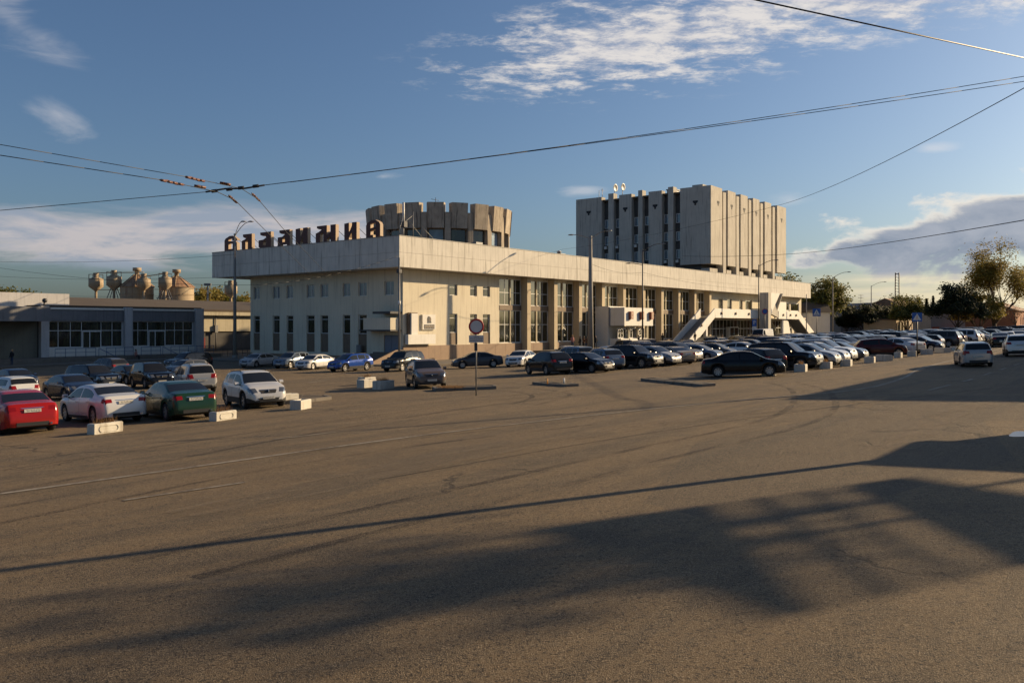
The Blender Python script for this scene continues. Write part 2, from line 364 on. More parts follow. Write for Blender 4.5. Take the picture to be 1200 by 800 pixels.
def link(name, me, parent=None, loc=None, rot=None):
    o = bpy.data.objects.new(name, me); scene.collection.objects.link(o)
    if parent: o.parent = parent
    if loc is not None: o.location = loc
    if rot is not None: o.rotation_euler = rot
    return o
def tag(o, label=None, cat=None, group=None, kind=None):
    if label: o['label'] = label
    if cat: o['category'] = cat
    if group: o['group'] = group
    if kind: o['kind'] = kind
    return o
def thing(name, label, cat, loc=(0,0,0), rz=0.0, group=None):
    o = link(name, None, None, loc, (0,0,rz)); return tag(o, label, cat, group)
def copy_tree(o, parent=None):
    c = o.copy(); scene.collection.objects.link(c)
    if parent: c.parent = parent
    for ch in o.children: copy_tree(ch, c)
    return c
def setlabel(o, label, group=None):
    o['label'] = label
    if group: o['group'] = group

def wall_holes(mb, axis, c, u0, u1, z0, z1, holes, mat, depth, rmat=None, sign=1):
    """wall in plane axis=c (axis 'x' or 'y'); u the other axis; holes (a,b,lo,hi); reveals go depth along +axis*sign"""
    us = sorted({u0, u1}|{q for hh in holes for q in hh[:2]}); zs = sorted({z0, z1}|{q for hh in holes for q in hh[2:4]})
    def pt(u, z, d=0.0): return (c+d*sign, u, z) if axis == 'x' else (u, c+d*sign, z)
    for a, b in zip(us[:-1], us[1:]):
        for l, t_ in zip(zs[:-1], zs[1:]):
            mu, mz = (a+b)/2, (l+t_)/2
            if any(hh[0] < mu < hh[1] and hh[2] < mz < hh[3] for hh in holes): continue
            mb.poly([pt(a,l), pt(b,l), pt(b,t_), pt(a,t_)], mat)
    r = rmat or mat
    for a, b, l, t_ in [hh[:4] for hh in holes]:
        mb.poly([pt(a,l), pt(a,t_), pt(a,t_,depth), pt(a,l,depth)], r); mb.poly([pt(b,l), pt(b,t_), pt(b,t_,depth), pt(b,l,depth)], r)
        mb.poly([pt(a,l), pt(b,l), pt(b,l,depth), pt(a,l,depth)], r); mb.poly([pt(a,t_), pt(b,t_), pt(b,t_,depth), pt(a,t_,depth)], r)
CACHE = {}
def unit_box(mat):
    k = ('box', mat)
    if k not in CACHE: CACHE[k] = MB().box((0,0,0),(1,1,1), mat).mesh('box')
    return CACHE[k]
def boxpart(name, a, b, mat, parent):
    """box part sharing one unit mesh"""
    o = bpy.data.objects.new(name, unit_box(mat)); scene.collection.objects.link(o); o.parent = parent
    lo = [min(p, q) for p, q in zip(a, b)]; hi = [max(p, q) for p, q in zip(a, b)]
    o.location = lo; o.scale = [q-p for p, q in zip(lo, hi)]; return o
def window(parent, axis, c, a, b, l, t_, cols=1, rows=1, fw=.07, depth=.06, glass='window_glass', frame='white_paint', sign=1, splits=None, zsplits=None, name='window'):
    """frame with panes as sub-parts; c = plane of the frame front"""
    us = splits or [a+(b-a)*i/cols for i in range(cols+1)]; zs = zsplits or [l+(t_-l)*i/rows for i in range(rows+1)]
    mb = MB(); d = depth*sign
    def bx(u0, z0, u1, z1, dd=0.0):
        if axis == 'x': mb.box((c+dd*sign, u0, z0), (c+d, u1, z1), frame)
        else: mb.box((u0, c+dd*sign, z0), (u1, c+d, z1), frame)
    for i, u in enumerate(us):
        w_ = fw if i in (0, len(us)-1) else fw*.8
        lo = u if i == 0 else (u-w_ if i == len(us)-1 else u-w_/2); bx(lo, l, lo+w_, t_)
    for i, z in enumerate(zs):
        w_ = fw if i in (0, len(zs)-1) else fw*.8
        lo = z if i == 0 else (z-w_ if i == len(zs)-1 else z-w_/2)
        for p, q in zip(us[:-1], us[1:]): bx(p+fw*.5, lo, q-fw*.5, lo+w_, .004)
    fr = mb.build(name, parent, fix=False)
    for p, q in zip(us[:-1], us[1:]):
        for e, g_ in zip(zs[:-1], zs[1:]):
            if axis == 'x': boxpart('pane', (c+d*.6, p+.01, e+.01), (c+d*.75, q-.01, g_-.01), glass, fr)
            else: boxpart('pane', (p+.01, c+d*.6, e+.01), (q-.01, c+d*.75, g_-.01), glass, fr)
    return fr

# ================================================================ GROUND
def ground_mesh():
    xs = []; v = 0.0
    while v < 3000: xs.append(v); v += 1.5 if v < 130 else (6 if v < 300 else v*.25)
    xs = sorted(set([-q for q in xs]+xs)); ys = [q+60 for q in xs]
    mb = MB(); nx = len(xs)
    verts = [(x, y, G(x, y)) for y in ys for x in xs]
    faces = [(j*nx+i, j*nx+i+1, (j+1)*nx+i+1, (j+1)*nx+i) for j in range(len(ys)-1) for i in range(nx-1)]
    me = bpy.data.meshes.new('ground'); me.from_pydata(verts, [], faces); me.materials.append(MATS['asphalt'])
    me.polygons.foreach_set('use_smooth', [True]*len(faces)); return me
tag(link('ground', ground_mesh()), kind='structure')

def strip(pts, width, dz=.012, step=1.0, dash=None, mat='road_paint'):
    """painted line laid over the ground, pts in (s,t)"""
    mb = MB(); run = 0.0
    for (s0, t0), (s1, t1) in zip(pts[:-1], pts[1:]):
        L = math.hypot(s1-s0, t1-t0); n = max(1, int(L/step)); ds, dt = (s1-s0)/L, (t1-t0)/L; ns, nt = -dt*width/2, ds*width/2
        for i in range(n):
            a = i/n; b = (i+1)/n; on = True
            if dash: on = ((run+L*a) % dash[1]) < dash[0]
            if on:
                q = [(s0+(s1-s0)*a, t0+(t1-t0)*a), (s0+(s1-s0)*b, t0+(t1-t0)*b)]
                mb.poly([PG(q[0][0]+ns, q[0][1]+nt, dz), PG(q[0][0]-ns, q[0][1]-nt, dz), PG(q[1][0]-ns, q[1][1]-nt, dz), PG(q[1][0]+ns, q[1][1]+nt, dz)], mat)
        run += L
    return mb
def bez(pts, n=8):
    out = []
    for i in range(len(pts)-1):
        p0 = pts[max(i-1,0)]; p1 = pts[i]; p2 = pts[i+1]; p3 = pts[min(i+2, len(pts)-1)]
        for k in range(n):
            u = k/n
            out.append(tuple(.5*((2*p1[j])+(-p0[j]+p2[j])*u+(2*p0[j]-5*p1[j]+4*p2[j]-p3[j])*u*u+(-p0[j]+3*p1[j]-3*p2[j]+p3[j])*u**3) for j in range(len(p1))))
    out.append(tuple(pts[-1])); return out
for pts, wd, dash in (
    (bez([(-70,-44.5),(-56.7,-46.5),(-47,-47.6),(-39.3,-49.4),(-33,-51.6),(-26.7,-54.2),(-19,-54.2),(-9,-53.0),(10,-52.4),(60,-52.0)]), .20, None),
    ([(-55.8,-49.6),(-53.5,-50.0)], .13, None), ([(-48.5,-44.1),(-46.5,-44.5)], .13, None),
    ([(-26.6,-57.0),(-20,-57.3),(60,-57.3)], .14, (2.5,5.0)), ([(-30,-63.2),(60,-61.5)], .14, (2.5,5.0)),
    ([(-2,-53.2),(60,-53)], .14, None), ([(-18.6,-9.2),(-16.8,-9.2)], .35, None), ([(-25.4,-16.8),(-23.6,-16.4)], .35, None),
    ([(20,-51),(20,-62)], .5, (.5,1.0))):
    tag(strip(pts, wd, dash=dash).build('road_marking', fix=False), kind='structure')
# tyre marks, tar seams and drifted sand lie on the asphalt as thin films
for pts, wd, mt in (([(-60,-48.6),(-53,-47.6),(-48,-47.8),(-42,-49.5)],.22,'tyre_mark'),([(-60,-50.0),(-53,-49.0),(-48,-49.2),(-42,-50.9)],.22,'tyre_mark'),
    ([(-60,-47.2),(-52,-45.2),(-46,-43.8),(-38,-43.0),(-30,-44)],.25,'tyre_mark'),([(-58,-54),(-48,-54.6),(-38,-55.0),(-28,-52),(-22,-48.5)],.24,'tyre_mark'),([(-58,-55.5),(-48,-56.1),(-38,-56.5),(-28,-53.5),(-22,-50)],.24,'tyre_mark'),
    ([(-38,-44),(-33,-42),(-30,-38),(-29,-31),(-28.5,-24)],.24,'tyre_mark'),([(-36.5,-44.8),(-31.5,-43),(-28.4,-38.5),(-27.4,-31),(-27,-24)],.24,'tyre_mark'),
    ([(-52,-52.3),(-44,-53.4),(-35,-55.6),(-25,-59)],.07,'tar_seam'),([(-56,-43),(-44,-41.5),(-33,-41.9),(-20,-46)],.06,'tar_seam'),([(-30,-62),(-33,-57),(-38,-54)],.06,'tar_seam'),
    ([(-53,-36.8),(-46,-37.6),(-40,-37.0),(-35,-36.0)],1.2,'sand_drift'),([(-56,-52),(-46,-51.8),(-36,-54),(-28,-57.5)],1.3,'sand_drift'),([(-20,-47.6),(-8,-48.6),(6,-49.4),(24,-50.4)],.9,'sand_drift'),([(-44,-60),(-36,-59.5),(-28,-61)],1.0,'sand_drift'),([(-34,-40),(-24,-44),(-16,-48)],.9,'sand_drift')):
    tag(strip(bez(pts), wd, dz={'tyre_mark':.005,'tar_seam':.009,'sand_drift':.0165}[mt], mat=mt).build(mt, fix=False), kind='structure')
# puddle by the right edge
mb = MB(); c_ = (-40.3, -61.9)
mb.poly([PG(c_[0]+.55*math.cos(a)*(1+.2*math.sin(3*a)), c_[1]+.33*math.sin(a)*(1+.25*math.cos(2*a)), .008) for a in [i*math.pi/10 for i in range(20)]], 'puddle')
tag(mb.build('puddle', fix=False), kind='structure')
# litter on the asphalt
def litter(s, t, sz, mat, label):
    mb = MB(); p = PG(s, t, .0); r = random.Random(int(s*100))
    pts = [(p.x+sz*r.uniform(-1,1), p.y+sz*r.uniform(-.6,.6), p.z+.006+r.uniform(0,.03)) for _ in range(5)]
    cx = sum(q[0] for q in pts)/5; cy = sum(q[1] for q in pts)/5
    pts.sort(key=lambda q: math.atan2(q[1]-cy, q[0]-cx)); top = [(q[0], q[1], q[2]+.004) for q in pts]
    mb.poly(pts, mat); mb.poly(list(reversed(top)), mat)
    for i in range(5): j = (i+1) % 5; mb.poly([pts[i], pts[j], top[j], top[i]], mat)
    tag(mb.build('litter', fix=False), label, 'litter')
litter(-55.9, -64.1, .05, 'white_paint', 'small crumpled white scrap lying in the shadow at the lower right')
litter(-42.9, -62.4, .10, 'white_paint', 'white scrap lying in the dark shadow below the puddle')
litter(-51.5, -60.9, .03, 'orange_brown', 'fallen orange leaf beside the lit streaks on the asphalt')

def kerbed(name, poly, hgt, top='soil', kerb='kerb_stone', label=None, cat=None, structure=True, kw=.16, seg=1.0):
    """raised island following the ground with kerb stones as parts"""
    n = len(poly); cs = sum(p[0] for p in poly)/n; ct = sum(p[1] for p in poly)/n
    root = link(name, None, None, P(cs, ct, Gst(cs, ct)))
    if structure: tag(root, kind='structure')
    else: tag(root, label, cat)
    base = Vector(root.location)
    def Q(s, t, dz): return PG(s, t, dz)-base
    def ins(p, d):
        L = math.hypot(p[0]-cs, p[1]-ct); return (p[0]+(cs-p[0])*d/L, p[1]+(ct-p[1])*d/L)
    mb = MB(); inner = [ins(p, kw*.6) for p in poly]
    fan = [Q(p[0], p[1], hgt-.03) for p in inner]; cc = Q(cs, ct, hgt+.05)
    for i in range(n): mb.poly([fan[i], fan[(i+1) % n], cc], top)
    mb.build('bed', root, fix=False)
    for i in range(n):
        a = poly[i]; b = poly[(i+1) % n]; L = math.hypot(b[0]-a[0], b[1]-a[1]); k = max(1, int(round(L/seg)))
        ns, nt = -(b[1]-a[1])/L*kw, (b[0]-a[0])/L*kw
        if (cs-a[0])*ns+(ct-a[1])*nt < 0: ns, nt = -ns, -nt
        for j in range(k):
            u0 = j/k+.006; u1 = (j+1)/k-.006
            p = (a[0]+(b[0]-a[0])*u0, a[1]+(b[1]-a[1])*u0); q = (a[0]+(b[0]-a[0])*u1, a[1]+(b[1]-a[1])*u1)
            m2 = MB(); dz = random.uniform(-.012, .012)
            ring = [p, q, (q[0]+ns, q[1]+nt), (p[0]+ns, p[1]+nt)]
            lo = [Q(r[0], r[1], -.1) for r in ring]; hi = [Q(r[0], r[1], hgt+dz) for r in ring]
            m2.poly(hi, kerb)
            for e in range(4): m2.poly([lo[e], lo[(e+1) % 4], hi[(e+1) % 4], hi[e]], kerb)
            m2.build('kerb_stone', root, fix=False)
    return root
isl = kerbed('traffic_island', [(-38.9,-32.9),(-36.6,-32.6),(-36.0,-31.4),(-37.0,-29.2),(-39.5,-29.2),(-41,-31.5)], .16)
isl2 = kerbed('traffic_island', [(-31.0,-34.2),(-28.9,-36.6),(-28.2,-36.0),(-28.4,-34.9),(-30.0,-33.0)], .17)
isl3 = kerbed('traffic_island', [(-25.2,-36.2),(-26.8,-39.6),(-26.2,-40.0),(-24.5,-36.6)], .13)
isl4 = kerbed('traffic_island', [(-21.4,-41.0),(-25.8,-46.8),(-25.1,-47.2),(-20.7,-41.5)], .13)
def grass_tuft(name, s, t, z, rad, n, hgt, mat, seed, loc_ok=True, parent=None, flat_t=None):
    r = random.Random(seed); mb = MB()
    for _ in range(n):
        a = r.uniform(0, 6.283); d = rad*math.sqrt(r.random()); x = d*math.cos(a); y = d*math.sin(a)*(flat_t or 1)
        h_ = hgt*r.uniform(.4, 1); b = r.uniform(0, 6.283); w_ = .006+.008*r.random(); lx = r.uniform(-.5,.5)*h_; ly = r.uniform(-.5,.5)*h_
        mb.poly([(x-w_*math.cos(b), y-w_*math.sin(b), 0), (x+w_*math.cos(b), y+w_*math.sin(b), 0), (x+lx, y+ly, h_)], mat)
    return mb
def leaf_pile(name, s, t, label):
    mb = grass_tuft('', s, t, 0, .75, 700, .12, 'leaf_dry', int(s*7))
    o = mb.build(name, None, PG(s, t, .17), (0,0,TH), fix=False); o['kind'] = 'stuff'; tag(o, label, 'dead leaves'); return o
leaf_pile('dead_leaves', -30.2, -34.6, 'low heap of dry brown leaves on the kerbed island behind the round sign')
leaf_pile('dead_leaves', -38.4, -30.6, 'dry brown weeds on the kerbed island corner beside the white crossover')

# pavement along the front and the left side of the station
def apron(name, pts_fn, s0, s1, t0, t1, hgt, mat, slab=3.0):
    mb = MB(); s = s0
    while s < s1-.01:
        e = min(s+slab, s1); t = t0
        while t < t1-.01:
            f = min(t+slab, t1)
            c4 = [(s+.01,t+.01),(e-.01,t+.01),(e-.01,f-.01),(s+.01,f-.01)]
            hi = [PG(a, b, hgt) for a, b in c4]; lo = [PG(a, b, -.05) for a, b in c4]
            mb.poly(hi, mat)
            for k in range(4): mb.poly([lo[k], lo[(k+1) % 4], hi[(k+1) % 4], hi[k]], mat)
            t = f
        s = e
    return tag(mb.build(name, fix=False), kind='structure')
apron('pavement', None, -3, 150, -5.5, 2.0, .13, 'pavement_slabs')
apron('pavement', None, -4.5, 2.5, 2.0, 30, .13, 'pavement_slabs')
apron('pavement', None, -34, -2, 33, 37, .15, 'pavement_slabs')

# ================================================================ STATION
station = thing('station_building', 'long cream two storey railway station with concrete roof band and glazed bays', 'station', (C0[0], C0[1], 0), TH)
ZB, ZR = 9.04, 12.34
FIN0, PITCH = 23.9, 6.06
mb = MB()
lw = [(29.2,27.9),(25.2,23.8),(22.4,21.1),(18.5,17.0),(15.9,14.5),(11.9,10.6),(9.2,7.8),(4.9,3.4)]
holesL = [(b, a, 6.2, 7.75) for a, b in lw]+[(b, a, -.35, 4.06) for a, b in lw[:-1]]+[(2.75, 5.0, -1.6, 1.75)]
wall_holes(mb, 'x', 2.5, 2.0, 29.9, -4, ZB, holesL, 'station_plaster', .30)
fw_ = [(10.1,11.5),(13.8,15.1),(16.2,17.6)]
bays = [(19.4, 23.9)]+[(18.6+PITCH*k, 23.9+PITCH*k) for k in range(1, 10)]
holesF = [(a, b, 6.36, 7.66) for a, b in fw_]+[(a, b, .58, 4.2) for a, b in fw_]
holesF += [(a, b, 5.41, 8.73) for a, b in bays]+[(a, b, .63, 4.76) for a, b in bays]
up = [(84.5,86.5),(88.5,90.5),(94,95.7),(97,100.5),(115.0,121.5),(122.3,127.5)]
holesF += [(a, b, 6.0, 7.9) for a, b in up]+[(80.5,103.0,.55,4.0),(105.5,123.0,.8,4.0)]
wall_holes(mb, 'y', 2.0, 2.5, 129.0, -4, ZB, holesF, 'station_plaster', .30)
mb.poly([(2.5,29.9,-4),(129,29.9,-4),(129,29.9,ZB),(2.5,29.9,ZB)], 'station_plaster')
mb.poly([(129,2,-4),(129,29.9,-4),(129,29.9,ZB),(129,2,ZB)], 'station_plaster')
mb.build('wall', station, fix=False)
# dark rooms behind the openings
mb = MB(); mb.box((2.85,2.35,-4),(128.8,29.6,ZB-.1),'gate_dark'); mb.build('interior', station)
# soffit slab and roof deck
mb = MB(); mb.box((.12,.12,ZB+.02),(129.3,34.7,ZB+.35),'fascia_concrete'); mb.build('soffit', station)
mb = MB(); mb.box((.3,.3,ZR-.6),(129.1,34.5,ZR-.25),'tar_roof'); mb.build('roof', station)
mb = MB()
for a, b in (((.12,.12,ZB+.35),(129.3,.25,ZR-.03)), ((.12,.25,ZB+.35),(.25,34.7,ZR-.03)), ((129.17,.25,ZB+.35),(129.3,34.7,ZR-.03)), ((.25,34.57,ZB+.35),(129.17,34.7,ZR-.03))): mb.box(a, b, 'fascia_concrete')
mb.build('roof_parapet', station)
n_ = 22; L_ = 129.4/n_; gap = .018; zm = ZB+1.55
for k in range(n_):
    for lo, hi in ((ZB, zm-gap/2), (zm+gap/2, ZR)):
        boxpart('fascia_panel', (k*L_+(gap if k else 0), -.0+random.uniform(0,.012), lo), ((k+1)*L_, .115, hi), 'fascia_concrete', station)
for k in range(6):
    a = .12+k*5.765
    for lo, hi in ((ZB, zm-gap/2), (zm+gap/2, ZR)):
        boxpart('fascia_panel', (0.0+random.uniform(.0,.012), a+gap, lo), (.115, a+5.765, hi), 'fascia_concrete', station)
boxpart('coping', (-.04,-.04,ZR+.003), (129.4,.30,ZR+.06), 'grey_metal', station); boxpart('coping', (-.04,.30,ZR+.003), (.28,34.75,ZR+.06), 'grey_metal', station)
# small windows
for a, b in lw:
    window(station, 'x', 2.66, b, a, 6.2, 7.75, splits=[b, b+.45*(a-b), a], glass='sky_tint_glass')
for a, b in lw[:-1]:
    window(station, 'x', 2.66, b, a, 1.86, 4.06, zsplits=[1.86, 3.55, 4.06]); boxpart('sill_panel', (2.60,b+.01,-.34),(2.78,a-.01,1.84), 'brown_spandrel', station)
for a, b in fw_:
    window(station, 'y', 2.18, a, b, 6.36, 7.66, zsplits=[6.36,7.3,7.66]); window(station, 'y', 2.18, a, b, 1.97, 4.2, zsplits=[1.97,3.7,4.2])
    boxpart('sill_panel', (a+.01, 2.12, .59), (b-.01, 2.3, 1.95), 'brown_spandrel', station)
for a, b in ((84.5,86.5),(88.5,90.5),(94,95.7),(97,100.5)): window(station, 'y', 2.2, a, b, 6.0, 7.9, cols=2)
window(station, 'y', 2.1, 115.0, 121.5, 6.0, 7.9, cols=2, fw=.25); window(station, 'y', 2.1, 122.3, 127.5, 6.0, 7.9, cols=1, fw=.2)
# tall bays
for k, (a, b) in enumerate(bays):
    W_ = b-a; sp = [a, a+.26*W_, a+.5*W_, a+.76*W_, b]
    if k < 9:
        window(station, 'y', 2.08, a, b, 5.41, 8.73, splits=sp, zsplits=[5.41, 7.0, 8.73], fw=.085)
        window(station, 'y', 2.08, a, b, .63, 4.76, splits=sp, zsplits=[.63, 2.95, 4.76], fw=.085)
    else:
        window(station, 'y', 2.08, a, b, 5.41, 8.73, splits=sp, zsplits=[5.41, 7.0, 8.73], fw=.1); window(station, 'y', 2.08, a, b, .63, 4.76, splits=sp, zsplits=[.63,2.95,4.76], fw=.1)
    boxpart('spandrel', (a, 1.96, 4.77), (b, 2.06, 5.40), 'brown_spandrel', station)
    # thick central mullion
    boxpart('mullion', (a+.475*W_, 1.99, .63), (a+.525*W_, 2.075, 4.76), 'cream_wall', station); boxpart('mullion', (a+.475*W_, 1.99, 5.41), (a+.525*W_, 2.075, 8.73), 'cream_wall', station)
for k in range(10):
    a = FIN0+PITCH*k; mb = MB(); mb.box((a, .98, -3), (a+.76, 2.4, ZB+.01), 'fin_stone'); mb.build('fin', station)
# granite plinth, in slabs
s = 2.4
while s < 79.5:
    e = s+2.0
    segs = []
    z0 = -3.0
    if not any(FIN0+PITCH*k-.02 < (s+e)/2 < FIN0+PITCH*k+.78 for k in range(10)):
        boxpart('plinth_slab', (s+.008, 1.80+random.uniform(0,.01), z0), (e-.008, 1.99, .55+random.uniform(-.01,.01)), 'granite_plinth', station)
    s = e
t = 1.99
while t < 29.8:
    e = min(t+2.0, 29.9)
    if not (2.0 < t < 4.2): boxpart('plinth_slab', (2.3+random.uniform(0,.01), t+.008, -3), (2.49, e-.008, -.7), 'granite_plinth', station)
    t = e
# door and canopy on the shaded side
boxpart('door_leaf', (2.62, 2.8, -1.6), (2.72, 3.85, 1.7), 'bluegrey_door', station); boxpart('door_leaf', (2.62, 3.9, -1.6), (2.72, 4.97, 1.7), 'bluegrey_door', station)
mb = MB(); mb.box((.9, 2.3, 2.35), (2.49, 6.6, 3.65), 'station_plaster'); mb.box((.82, 2.2, 2.2), (2.49, 7.2, 2.34), 'dark_metal'); mb.box((.8, 2.2, 4.1), (2.49, 5.0, 4.35), 'dark_metal'); mb.build('canopy', station)
mb = MB(); mb.box((2.3,8.3,-1.0),(2.0,9.0,.6),'grey_metal'); mb.build('cabinet', station)
# exterior stair with brown cheek
mb = MB()
mb.prism([(2.3,-1.6+.0),( -3.2,-1.55),(-3.2,-1.35),(1.2,.15),(2.3,.15)], 1.75, 2.0, 'granite_plinth'); mb.build('stair_cheek', station)
for i in range(9):
    boxpart('step', (-2.6+i*.42, 2.05, -2.2), (-2.6+(i+1)*.42, 4.9, -1.45+i*.17), 'pavement_slabs', station)
# white L-shaped plaque and the crest board on the corner
mb = MB(); mb.box((3.3,1.45,1.70),(4.3,1.97,4.15),'white_panel'); mb.build('wall_plaque', station)
mb = MB(); mb.box((3.05,1.65,1.75),(3.28,1.96,4.2),'brown_spandrel'); mb.box((3.28,1.6,4.16),(4.4,1.96,4.26),'brown_spandrel'); mb.build('plaque_edge', station)
mb = MB(); mb.box((2.65,1.30,.75),(7.0,1.78,1.83),'white_panel'); mb.build('wall_plaque', station)
mb = MB(); mb.box((5.4,1.78,2.35),(7.5,1.96,4.05),'white_panel'); bo = mb.build('crest_board', station)
mb = MB(); mb.box((5.62,1.76,2.42),(7.3,1.775,2.92),'dark_metal'); mb.build('name_strip', bo, fix=False)
mb = MB()
def disc(mb, cx, cz, rx, rz, y0, y1, mat, n=14, a0=0, a1=6.2832):
    mb.prism([(cx+rx*math.cos(a0+(a1-a0)*i/n), cz+rz*math.sin(a0+(a1-a0)*i/n)) for i in range(n)], y0, y1, mat)
disc(mb, 6.45, 3.48, .33, .36, 1.76, 1.778, 'brown_spandrel'); disc(mb, 6.38, 3.62, .17, .25, 1.742, 1.758, 'dark_metal')
mb.prism([(6.15,3.1),(6.8,3.1),(6.7,3.35),(6.2,3.35)], 1.742, 1.757, 'dark_metal'); mb.build('emblem', bo)
for i in range(11):
    h_ = .26; x = 5.72+i*.14; mb = MB(); mb.box((x,1.748,2.55),(x+.03,1.758,2.55+h_),'cream_glyph')
    if i % 2: mb.box((x+.031,1.748,2.55+h_*.8),(x+.09,1.758,2.55+h_),'cream_glyph')
    if i % 3 == 0: mb.box((x+.031,1.748,2.55),(x+.09,1.758,2.55+h_*.2),'cream_glyph')
    mb.build('lettering', bo, fix=False)

# glazing under the walkway
window(station, 'y', 2.12, 80.5, 103.0, .55, 4.0, cols=14, rows=2, fw=.14)
window(station, 'y', 2.12, 105.5, 123.0, .8, 4.0, cols=11, rows=2, fw=.14)
mb = MB(); mb.box((88.0,1.3,-.9),(92.0,2.1,2.6),'white_paint'); mb.build('entrance_frame', station)
boxpart('door_leaf', (88.2,1.27,-.8),(89.9,1.3,2.45), 'window_glass', station); boxpart('door_leaf', (90.1,1.27,-.8),(91.8,1.3,2.45), 'window_glass', station)
# walkway, parapets, stairs
mb = MB(); mb.box((72.4,-2.85,4.20),(118.5,1.97,4.5),'station_plaster'); mb.build('walkway_slab', station)
mb = MB(); mb.prism([(72.0,4.18),(90.9,4.18),(90.9,5.75),(71.9,5.75)], -3.05, -2.86, 'white_panel'); mb.build('walkway_parapet', station)
mb = MB(); mb.box((101.5,-3.05,4.18),(113.0,-2.86,5.75),'white_panel'); mb.build('walkway_parapet', station)
mb = MB(); mb.box((104,-.2,5.0),(113.5,-.02,7.8),'white_panel'); mb.build('wall_panel', station)
def flight(s_top, s_bot, tn, tf, ztop, zbot):
    sgn = 1 if s_bot > s_top else -1
    for tt, nm in ((tn, 'stair_parapet'), (tf, 'stair_parapet')):
        mb = MB(); mb.prism([(s_top, ztop+1.45), (s_bot, zbot+1.0), (s_bot, zbot-.9), (s_top+sgn*.6, ztop-.45), (s_top, ztop-.12)], tt, tt+.19, 'white_panel'); mb.build(nm, station)
    n = 24
    for i in range(n):
        z = ztop-(ztop-zbot)*(i+1)/n
        boxpart('step', (s_top+(s_bot-s_top)*i/n, tn+.2, z-.28), (s_top+(s_bot-s_top)*(i+1)/n, tf-.01, z), 'grey_wall', station)
flight(71.88, 61.7, -3.05, -.4, 4.32, -.6); flight(113.02, 123.5, -3.05, -.4, 4.32, .0)
mb = MB(); mb.box((68.6,-2.95,-2),(69.2,-2.4,3.0),'white_panel'); mb.build('pillar', station)
mb = MB(); mb.prism([(104.8,-1),(108.6,-1),(109.4,1.2),(108.2,3.6),(106.6,4.15),(104.8,4.15)], -2.6, -2.2, 'white_panel'); mb.build('screen_wall', station)
for sx in (74.5, 80.5, 86.5, 104, 108, 111.3, 66.5):
    zc = 5.0 if sx > 72 else 2.9
    mb = MB(); mb.lathe([(0,0),(.16,-.02),(.26,-.10),(.26,-.16),(0,-.17)], 'brown_spandrel', 12, (sx,-3.06,zc), 'y'); mb.build('round_lamp', station)
# sculptural portal block
mb = MB()
mb.prism([(91.0,-1.5),(92.3,-1.5),(92.3,9.03),(91.0,9.03)], -5.0, -3.3, 'tower_concrete')
mb.prism([(92.35,5.0),(97.0,9.03),(92.35,9.03)], -5.0, -3.4, 'white_panel')
mb.box((92.35,-4.4,-1.5),(93.6,-3.9,9.0),'white_panel')
mb.prism([(93.65,5.4),(99.0,4.4),(98.2,9.03),(95.5,9.03)], -3.9, -3.4, 'tower_concrete')
mb.prism([(-3.35,4.2),(-5.0,9.03),(-3.35,9.03)], 98.3, 98.6, 'tower_concrete', axis='x')
mb.build('portal_block', station)
mb = MB(); mb.prism([(94.6,5.0),(95.6,5.2),(96.6,7.4),(95.6,7.2)], -3.93, -3.905, 'gate_dark'); mb.build('portal_slit', station)
# roof clutter
mb = MB(); mb.cyl((34,3,ZR-.3),(34,3,ZR+.7),.28,.28,'grey_metal',12); mb.cyl((34,3,ZR+.75),(34,3,ZR+.95),.4,.1,'white_paint',12); mb.build('roof_vent', station)
for (s, t, h_) in ((33,2,.45),(40,2,.4),(14,1.2,.5)):
    mb = MB(); mb.box((s,t,ZR-.3),(s+1.2,t+.8,ZR+h_),'grey_metal'); mb.build('roof_hatch', station)
mb = MB(); mb.cyl((4.5,2.4,ZR-.3),(4.5,2.4,ZR+3.2),.05,.04,'grey_metal',8); mb.cyl((2.2,1.6,ZR-.3),(2.2,1.6,ZR+1.6),.06,.06,'grey_metal',8); mb.cyl((2.2,1.6,ZR+1.6),(2.2,1.6,ZR+3.9),.14,.14,'white_paint',10)
for p, q in (((2.2,1.6,ZR+2.6),(4.3,.6,ZR)),((2.2,1.6,ZR+2.6),(.6,.8,ZR)),((4.5,2.4,ZR+2.8),(1.2,3.6,ZR)),((4.5,2.4,ZR+2.6),(7.0,1.3,ZR))): mb.cyl(p, q, .025, .025, 'grey_metal', 5)
mb.box((2.0,1.3,ZR+1.2),(2.5,1.9,ZR+1.8),'dark_metal'); am = tag(mb.build('antenna_mast', None, (C0[0],C0[1],0), (0,0,TH)), 'white topped antenna mast with stays at the near roof corner', 'antenna')

